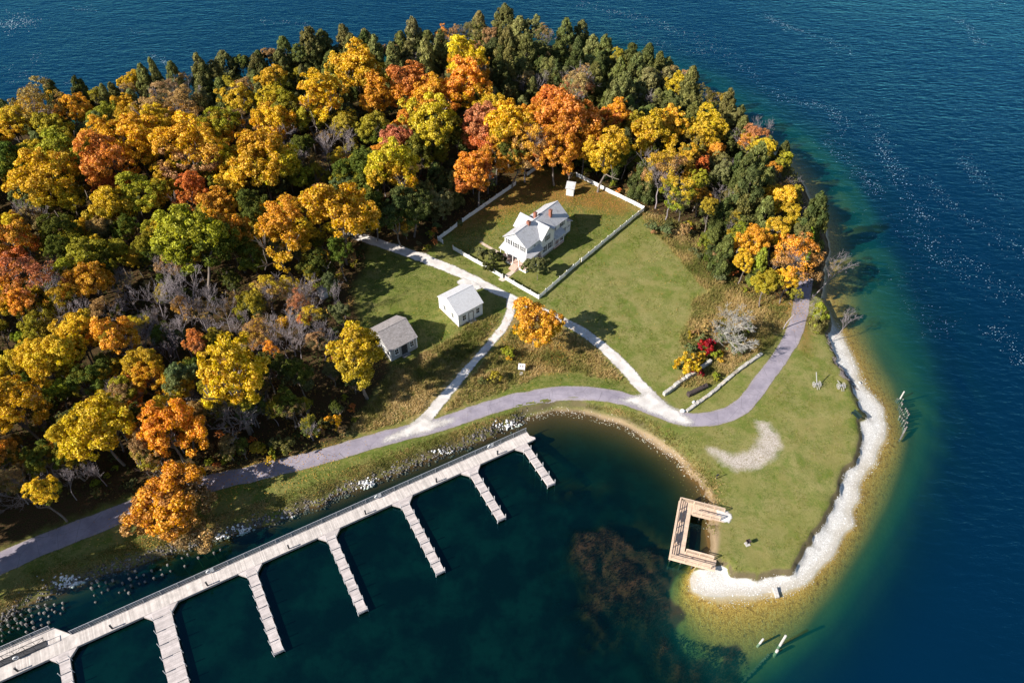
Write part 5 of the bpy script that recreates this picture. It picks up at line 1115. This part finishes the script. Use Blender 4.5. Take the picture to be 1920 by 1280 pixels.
P = np.array(P); tag(link('limestone_rocks', rock_mesh('limestone_rocks', len(P), P, rs.uniform(.10, .24, len(P)), M_LIME, 4)), 'heaps of white limestone rocks tipped on the harbour bank', 'rocks', kind='stuff')
# pebbles of the white beach and of the cove
n = 3600; bx = rs.uniform(BEACH[:, 0].min(), BEACH[:, 0].max(), n*6); by = rs.uniform(BEACH[:, 1].min(), BEACH[:, 1].max(), n*6); z = hgts(bx, by); k = (sdf(BEACH, bx, by) > -.3) & (z > -.25) & (z < .75); bx, by, z = bx[k][:n], by[k][:n], z[k][:n]
tag(link('beach_stones', rock_mesh('beach_stones', len(bx), np.stack([bx, by, z], 1), rs.uniform(.03, .085, len(bx)), M_LIME, 5, .5)), 'loose white limestone cobbles on the beach of the point', 'stones', kind='stuff')
cl = np.array([U(x, y, .1) for x, y in SHORE_MARINA[17:28]]); L = np.concatenate([[0], np.cumsum(np.linalg.norm(np.diff(cl, axis=0), axis=1))]); n = 700; s = rs.rand(n)*L[-1]; x = np.interp(s, L, cl[:, 0])+rs.randn(n)*.6; y = np.interp(s, L, cl[:, 1])+rs.randn(n)*.6; z = hgts(x, y); k = (z > -.3) & (z < .9); x, y, z = x[k], y[k], z[k]
tag(link('cove_stones', rock_mesh('cove_stones', len(x), np.stack([x, y, z], 1), rs.uniform(.04, .13, len(x)), M_ROCKP, 6, .6)), 'pale stones scattered round the sandy cove', 'stones', kind='stuff')
# driftwood and dead weed strands on the beach
M_WRACK = simple('dry_wrack', (.20,.17,.16), .95, .3, 6.0); mb = MB()
for a, b, m in (((1560,676),(1606,728),120),((1574,704),(1584,716),40),((1545,620),(1556,660),40)):
    for _ in range(m):
        f = random.random(); x, y = U(a[0]+(b[0]-a[0])*f+random.gauss(0, 1.4), a[1]+(b[1]-a[1])*f+random.gauss(0, 1.6), .4); z = hgt(x, y)
        t = random.gauss(2.3, .5); l = random.uniform(.15, .5); mb.beam((x-math.cos(t)*l, y-math.sin(t)*l, z+.03), (x+math.cos(t)*l, y+math.sin(t)*l, z+.06), .07, .06)
tag(mb.build('wrack_line', M_WRACK), 'dark strands of dry lake weed on the white beach', 'lake weed', kind='stuff')
# weeds under the water of the harbour
XS = []; YS = []
for i, w in enumerate(WEED):
    X, Y = scatter(w, 9000, 60+i, -2.0); XS.append(X); YS.append(Y)
X = np.concatenate(XS); Y = np.concatenate(YS); z = hgts(X, Y); k = z > -3.2; X, Y = X[k], Y[k]
M_WEED = simple('lake_weed', (.020,.014,.010), .9, .4, 2.0)
tag(blades('lake_weed', X, Y, .25+.6*vnoise(X, Y, 2, 61), .05, M_WEED, np.zeros(len(X)), 3, 8), 'dark brown weed bed under the harbour water', 'lake weed', kind='stuff')
# ---- wheeled carts on the point
def wheel(e, x, y, r=.72, name='wheel'):
    w = link(name, torus_mesh('rim', r, .05, M_GREYW, 20, 6), e); w.rotation_euler.z = R(90); w.location = (x, y, r+.05)
    mb = MB()
    for k in range(10):
        a = math.pi*k/5; mb.beam((0, 0, 0), (math.cos(a)*r, 0, math.sin(a)*r), .05, .05)
    mb.cyl((0, -.14, 0), (0, .14, 0), .13, n=8); mb.build('spokes', M_GREYW, w)
def cart(px, py, rz, lab, up):
    e = empty('wheeled_cart', G(px, py), rz); tag(e, lab, 'cart'); e.scale = (.72,)*3
    for x in (-.75, .75): wheel(e, x, 0)
    MB().cyl((-.8, 0, .77), (.8, 0, .77), .06).build('axle', M_IRON, e)
    MB().b2(-.42, .42, -.3, .3, .84, 1.0).build('bolster', M_GREYW, e); MB().beam((-.25, -.3, .9), (-.25, -1.3, .25), .09, .09).build('brace', M_GREYW, e); MB().beam((.25, -.3, .9), (.25, -1.3, .25), .09, .09).build('brace', M_GREYW, e)
    if up: MB().beam((0, .1, .95), (-.35, 1.5, 3.6), .16, .16).build('pole', M_GREYW, e)
    else: MB().beam((0, .1, .95), (.1, 2.0, .5), .12, .12).build('pole', M_GREYW, e)
cart(1530, 724, R(8), 'two wheeled wooden cart with its pole raised, on the dry lawn', True); cart(1575.5, 727, R(10), 'two wheeled wooden cart beside the bank of the white beach', False)
# ---- picnic bench near the beach
e = empty('park_bench', G(1603, 781), R(-62)); tag(e, 'dark green bench on the lawn above the white beach', 'bench'); M_GRN = simple('dark_green_paint', (.012,.030,.028), .6, .2)
for k in range(3): MB().b2(-.85, .85, -.25+k*.17, -.10+k*.17, .42, .46).build('seat_slat', M_GRN, e)
for k in range(3): MB().box((0, .33+k*.03, .58+k*.16), (1.7, .04, .13)).build('back_slat', M_GRN, e)
for x in (-.7, .7): MB().b2(x-.04, x+.04, -.25, .42, -.02, .418).build('leg', M_DARK, e)
# ---- camp grill, path sign, information lectern
e = empty('park_grill', G(1401, 1020), R(20)); tag(e, 'small iron park grill on a pale base on the point lawn', 'grill'); MB().box((0, 0, .05), (.7, .7, .16)).build('base', M_CONC, e); MB().cyl((0, 0, .13), (0, 0, .82), .05).build('post', M_IRON, e)
mb = MB(); mb.b2(-.33, .33, -.25, .25, .82, .87); mb.b2(-.33, -.29, -.25, .25, .871, 1.1); mb.b2(.29, .33, -.25, .25, .871, 1.1); mb.b2(-.289, .289, .21, .25, .871, 1.1); mb.build('firebox', M_IRON, e)
e = empty('trail_sign', G(1343, 897), R(15)); tag(e, 'thin dark sign post at the edge of the lawn above the cove', 'sign'); MB().b2(-.05, .05, -.05, .05, -.2, 1.3).build('post', M_DARK, e); MB().b2(-.28, .28, -.075, -.052, .95, 1.3).build('panel', M_DARK, e)
e = empty('information_stand', G(978, 696), R(-8)); tag(e, 'pale slanted information stand with a stone footing in the rough grass', 'sign'); M_PALE = simple('pale_board', (.68,.60,.60), .6, .12)
MB().b2(-.28, .28, -.9, -.2, -.1, .12).build('footing', M_CONC, e); MB().b2(-.55, -.45, .0, .1, -.1, 1.3).build('post', M_GREYW, e); MB().b2(.45, .55, .0, .1, -.1, 1.3).build('post', M_GREYW, e)
MB().prism([(-.62,-.45,1.0),(.62,-.45,1.0),(.62,.35,1.7),(-.62,.35,1.7)], .06).build('panel', M_PALE, e)
for x, z in ((-.25, 1.31), (.2, 1.33)): MB().prism([(x-.14,-.12,z-.01),(x+.14,-.12,z-.01),(x+.14,.05,z+.14),(x-.14,.05,z+.14)], .01).build('picture', M_DARK, e)
# ---- low stone walls of a ruin, old boiler, stones
def stone_wall(pts, w, h, lab, mats, gaps=.0):
    P = [G(*p) for p in pts]; e = empty('stone_wall', P[0]); tag(e, lab, 'wall')
    for a, b in zip(P[:-1], P[1:]):
        d = b-a; Ln = math.hypot(d.x, d.y); rz = math.atan2(d.y, d.x); s = 0
        while s < Ln-.2:
            l = min(random.uniform(.45, 1.1), Ln-s); f = (s+l/2)/Ln; c = a+d*f-P[0]; hh = h*random.uniform(.75, 1.15)
            mb = MB(); mb.box((c.x+random.gauss(0, .025), c.y+random.gauss(0, .025), c.z+hh/2-.1), (l-.03, w*random.uniform(.88, 1.08), hh+.2), rz+random.gauss(0, .03)); mb.build('stone', random.choice(mats), e); s += l
stone_wall([(1244,741),(1282,714),(1332,680)], .6, .85, 'short ruined stone wall partly hidden by golden shrubs', [M_CONC, M_ROCKP])
stone_wall([(1287,772),(1310,755),(1338,735),(1352,722),(1385,694),(1428,664)], .55, .45, 'long low stone wall between the rough grass and the paved path', [M_CONC, M_CONC, M_ROCKP, M_STONE])
a = G(1292, 741); b = G(1324, 725); e = empty('old_boiler', (a.x, a.y, a.z), math.atan2(b.y-a.y, b.x-a.x)); Lb = math.hypot(b.x-a.x, b.y-a.y); tag(e, 'long rusty iron boiler lying between the two stone walls', 'boiler')
MB().cyl((.1, 0, .42), (Lb, 0, .42), .42, n=16).build('barrel', M_IRON, e, False)
for x in (.1, Lb*.33, Lb*.66, Lb-.04): MB().cyl((x, 0, .42), (x+.08, 0, .42), .45, n=16).build('band', M_IRON, e)
MB().b2(-.35, .09, -.38, .38, -.05, .8).build('fire_door', M_IRON, e); MB().cyl((Lb*.75, 0, .83), (Lb*.75, 0, 1.05), .14, n=10).build('dome', M_IRON, e)
def boulder(px, py, r, lab, mat=M_CONC, name='boulder'):
    p = G(px, py); o = link(name, rock_mesh(name, 1, np.array([[0, 0, r*.35]]), np.array([r]), mat, int(px*7+py))); o.location = p; tag(o, lab, 'boulder')
boulder(1280, 771, .6, 'white boulder at the end of the long low stone wall', M_LIME); boulder(1301, 754, .4, 'pale stone beside the long low wall and the boiler', M_LIME)
boulder(1612, 718, .35, 'pale boulder in the shallows off the white beach', M_LIME)
# small shore boulders in the shallow water
n = 500; th = rs.rand(n)*1.0; X = rs.uniform(20, 72, n*8); Y = rs.uniform(40, 120, n*8); dl = sdf(LAND, X, Y); da = sdf(SHELF_A, X, Y); z = hgts(X, Y); k = (dl < -.2) & (da > .5) & (X > 24) & (z > -.9) & (z < -.18); X, Y, z = X[k][:n], Y[k][:n], z[k][:n]
tag(link('shallows_stones', rock_mesh('shallows_stones', len(X), np.stack([X, Y, z-.03], 1), rs.uniform(.05, .16, len(X)), M_BROWN, 9)), 'brown stones on the bed of the shallows round the point', 'stones', kind='stuff')

# ================================================================== FOAM on the open water
STREAKS = [([(1090,8),(1160,24),(1228,42),(1300,70)],1.0,420,3.0),([(1180,62),(1230,80),(1262,92),(1320,98)],.8,200,3.0),([(1431,30),(1495,57),(1535,70),(1570,84),(1602,107)],1.0,420,2.2),([(1280,67),(1340,90),(1408,134),(1424,161),(1481,188),(1549,201),(1575,222),(1589,242)],.9,650,3.5),
 ([(1555,242),(1559,279),(1599,312),(1620,332),(1650,363)],.8,420,5),([(1629,218),(1660,292),(1683,322),(1700,356),(1717,396),(1743,410)],1.0,620,4.5),([(1727,332),(1767,370),(1800,403),(1840,420)],.8,260,4),([(1790,265),(1811,302),(1851,349),(1881,370)],.8,260,4),([(1784,32),(1817,50),(1824,74),(1854,86)],1.0,260,2.0),
 ([(1857,2),(1890,8)],1,60,2),([(1690,518),(1717,581),(1770,622)],.6,170,9),([(1683,410),(1740,455),(1804,500),(1860,530),(1918,560)],.8,620,9),([(1868,618),(1895,645),(1922,679)],.9,230,6),([(0,52),(30,42),(62,40)],1.5,420,4.5),([(138,17),(176,19)],.9,90,2),([(240,60),(270,61)],.8,50,2),([(270,98),(300,112),(338,131)],1.0,160,2.0),([(0,152),(40,155),(80,156),(142,157)],.6,130,1.2),([(10,128),(50,142),(80,150)],.9,160,4),([(66,118),(72,102)],.9,50,3),([(478,38),(530,42),(575,47)],.9,130,2),([(1600,360),(1650,420),(1700,470),(1760,560)],.5,200,18),([(1560,180),(1620,250),(1640,330)],.5,150,12),([(1500,300),(1580,390),(1640,480),(1690,560)],.4,160,12),([(1640,120),(1760,190),(1880,290)],.45,200,14),([(1850,420),(1920,470)],.8,170,8),([(1340,60),(1420,110),(1500,150)],.5,180,8)]
V = []; F = []
def fleck(x, y, r):
    b = len(V); m = 5; a0 = random.random()*6.28
    for i in range(m):
        q = r*random.uniform(.5, 1.2); V.append((x+math.cos(a0+6.283*i/m)*q*1.5, y+math.sin(a0+6.283*i/m)*q, .02))
    F.append(tuple(range(b, b+m)))
for pts, siz, n, spr in STREAKS:
    ln = np.array(pts, float); L = np.concatenate([[0], np.cumsum(np.linalg.norm(np.diff(ln, axis=0), axis=1))])
    knots = np.sort(rs.rand(max(3, n//45)))*L[-1]
    for i in range(int(n*.8)):
        s = (knots[rs.randint(len(knots))]+rs.randn()*L[-1]*.035) if rs.rand() < .6 else rs.rand()*L[-1]
        s = min(max(s, 0), L[-1]); px = np.interp(s, L, ln[:, 0])+rs.randn()*spr*2.4; py = np.interp(s, L, ln[:, 1])+rs.randn()*spr*1.6*(.4+1.2*rs.rand())
        x, y = U(px, py, 0)
        if hgt(x, y) < -.3: fleck(x, y, (.03+.10*rs.rand()**3)*siz)
me = bpy.data.meshes.new('foam'); me.from_pydata(V, [], F); me.update(); me.materials.append(simple('lake_foam', (.34,.46,.53), .9, .2, 1.0)); tag(link('foam', me), 'scattered white foam flecks drifting in streaks on the open lake', 'foam', kind='stuff')
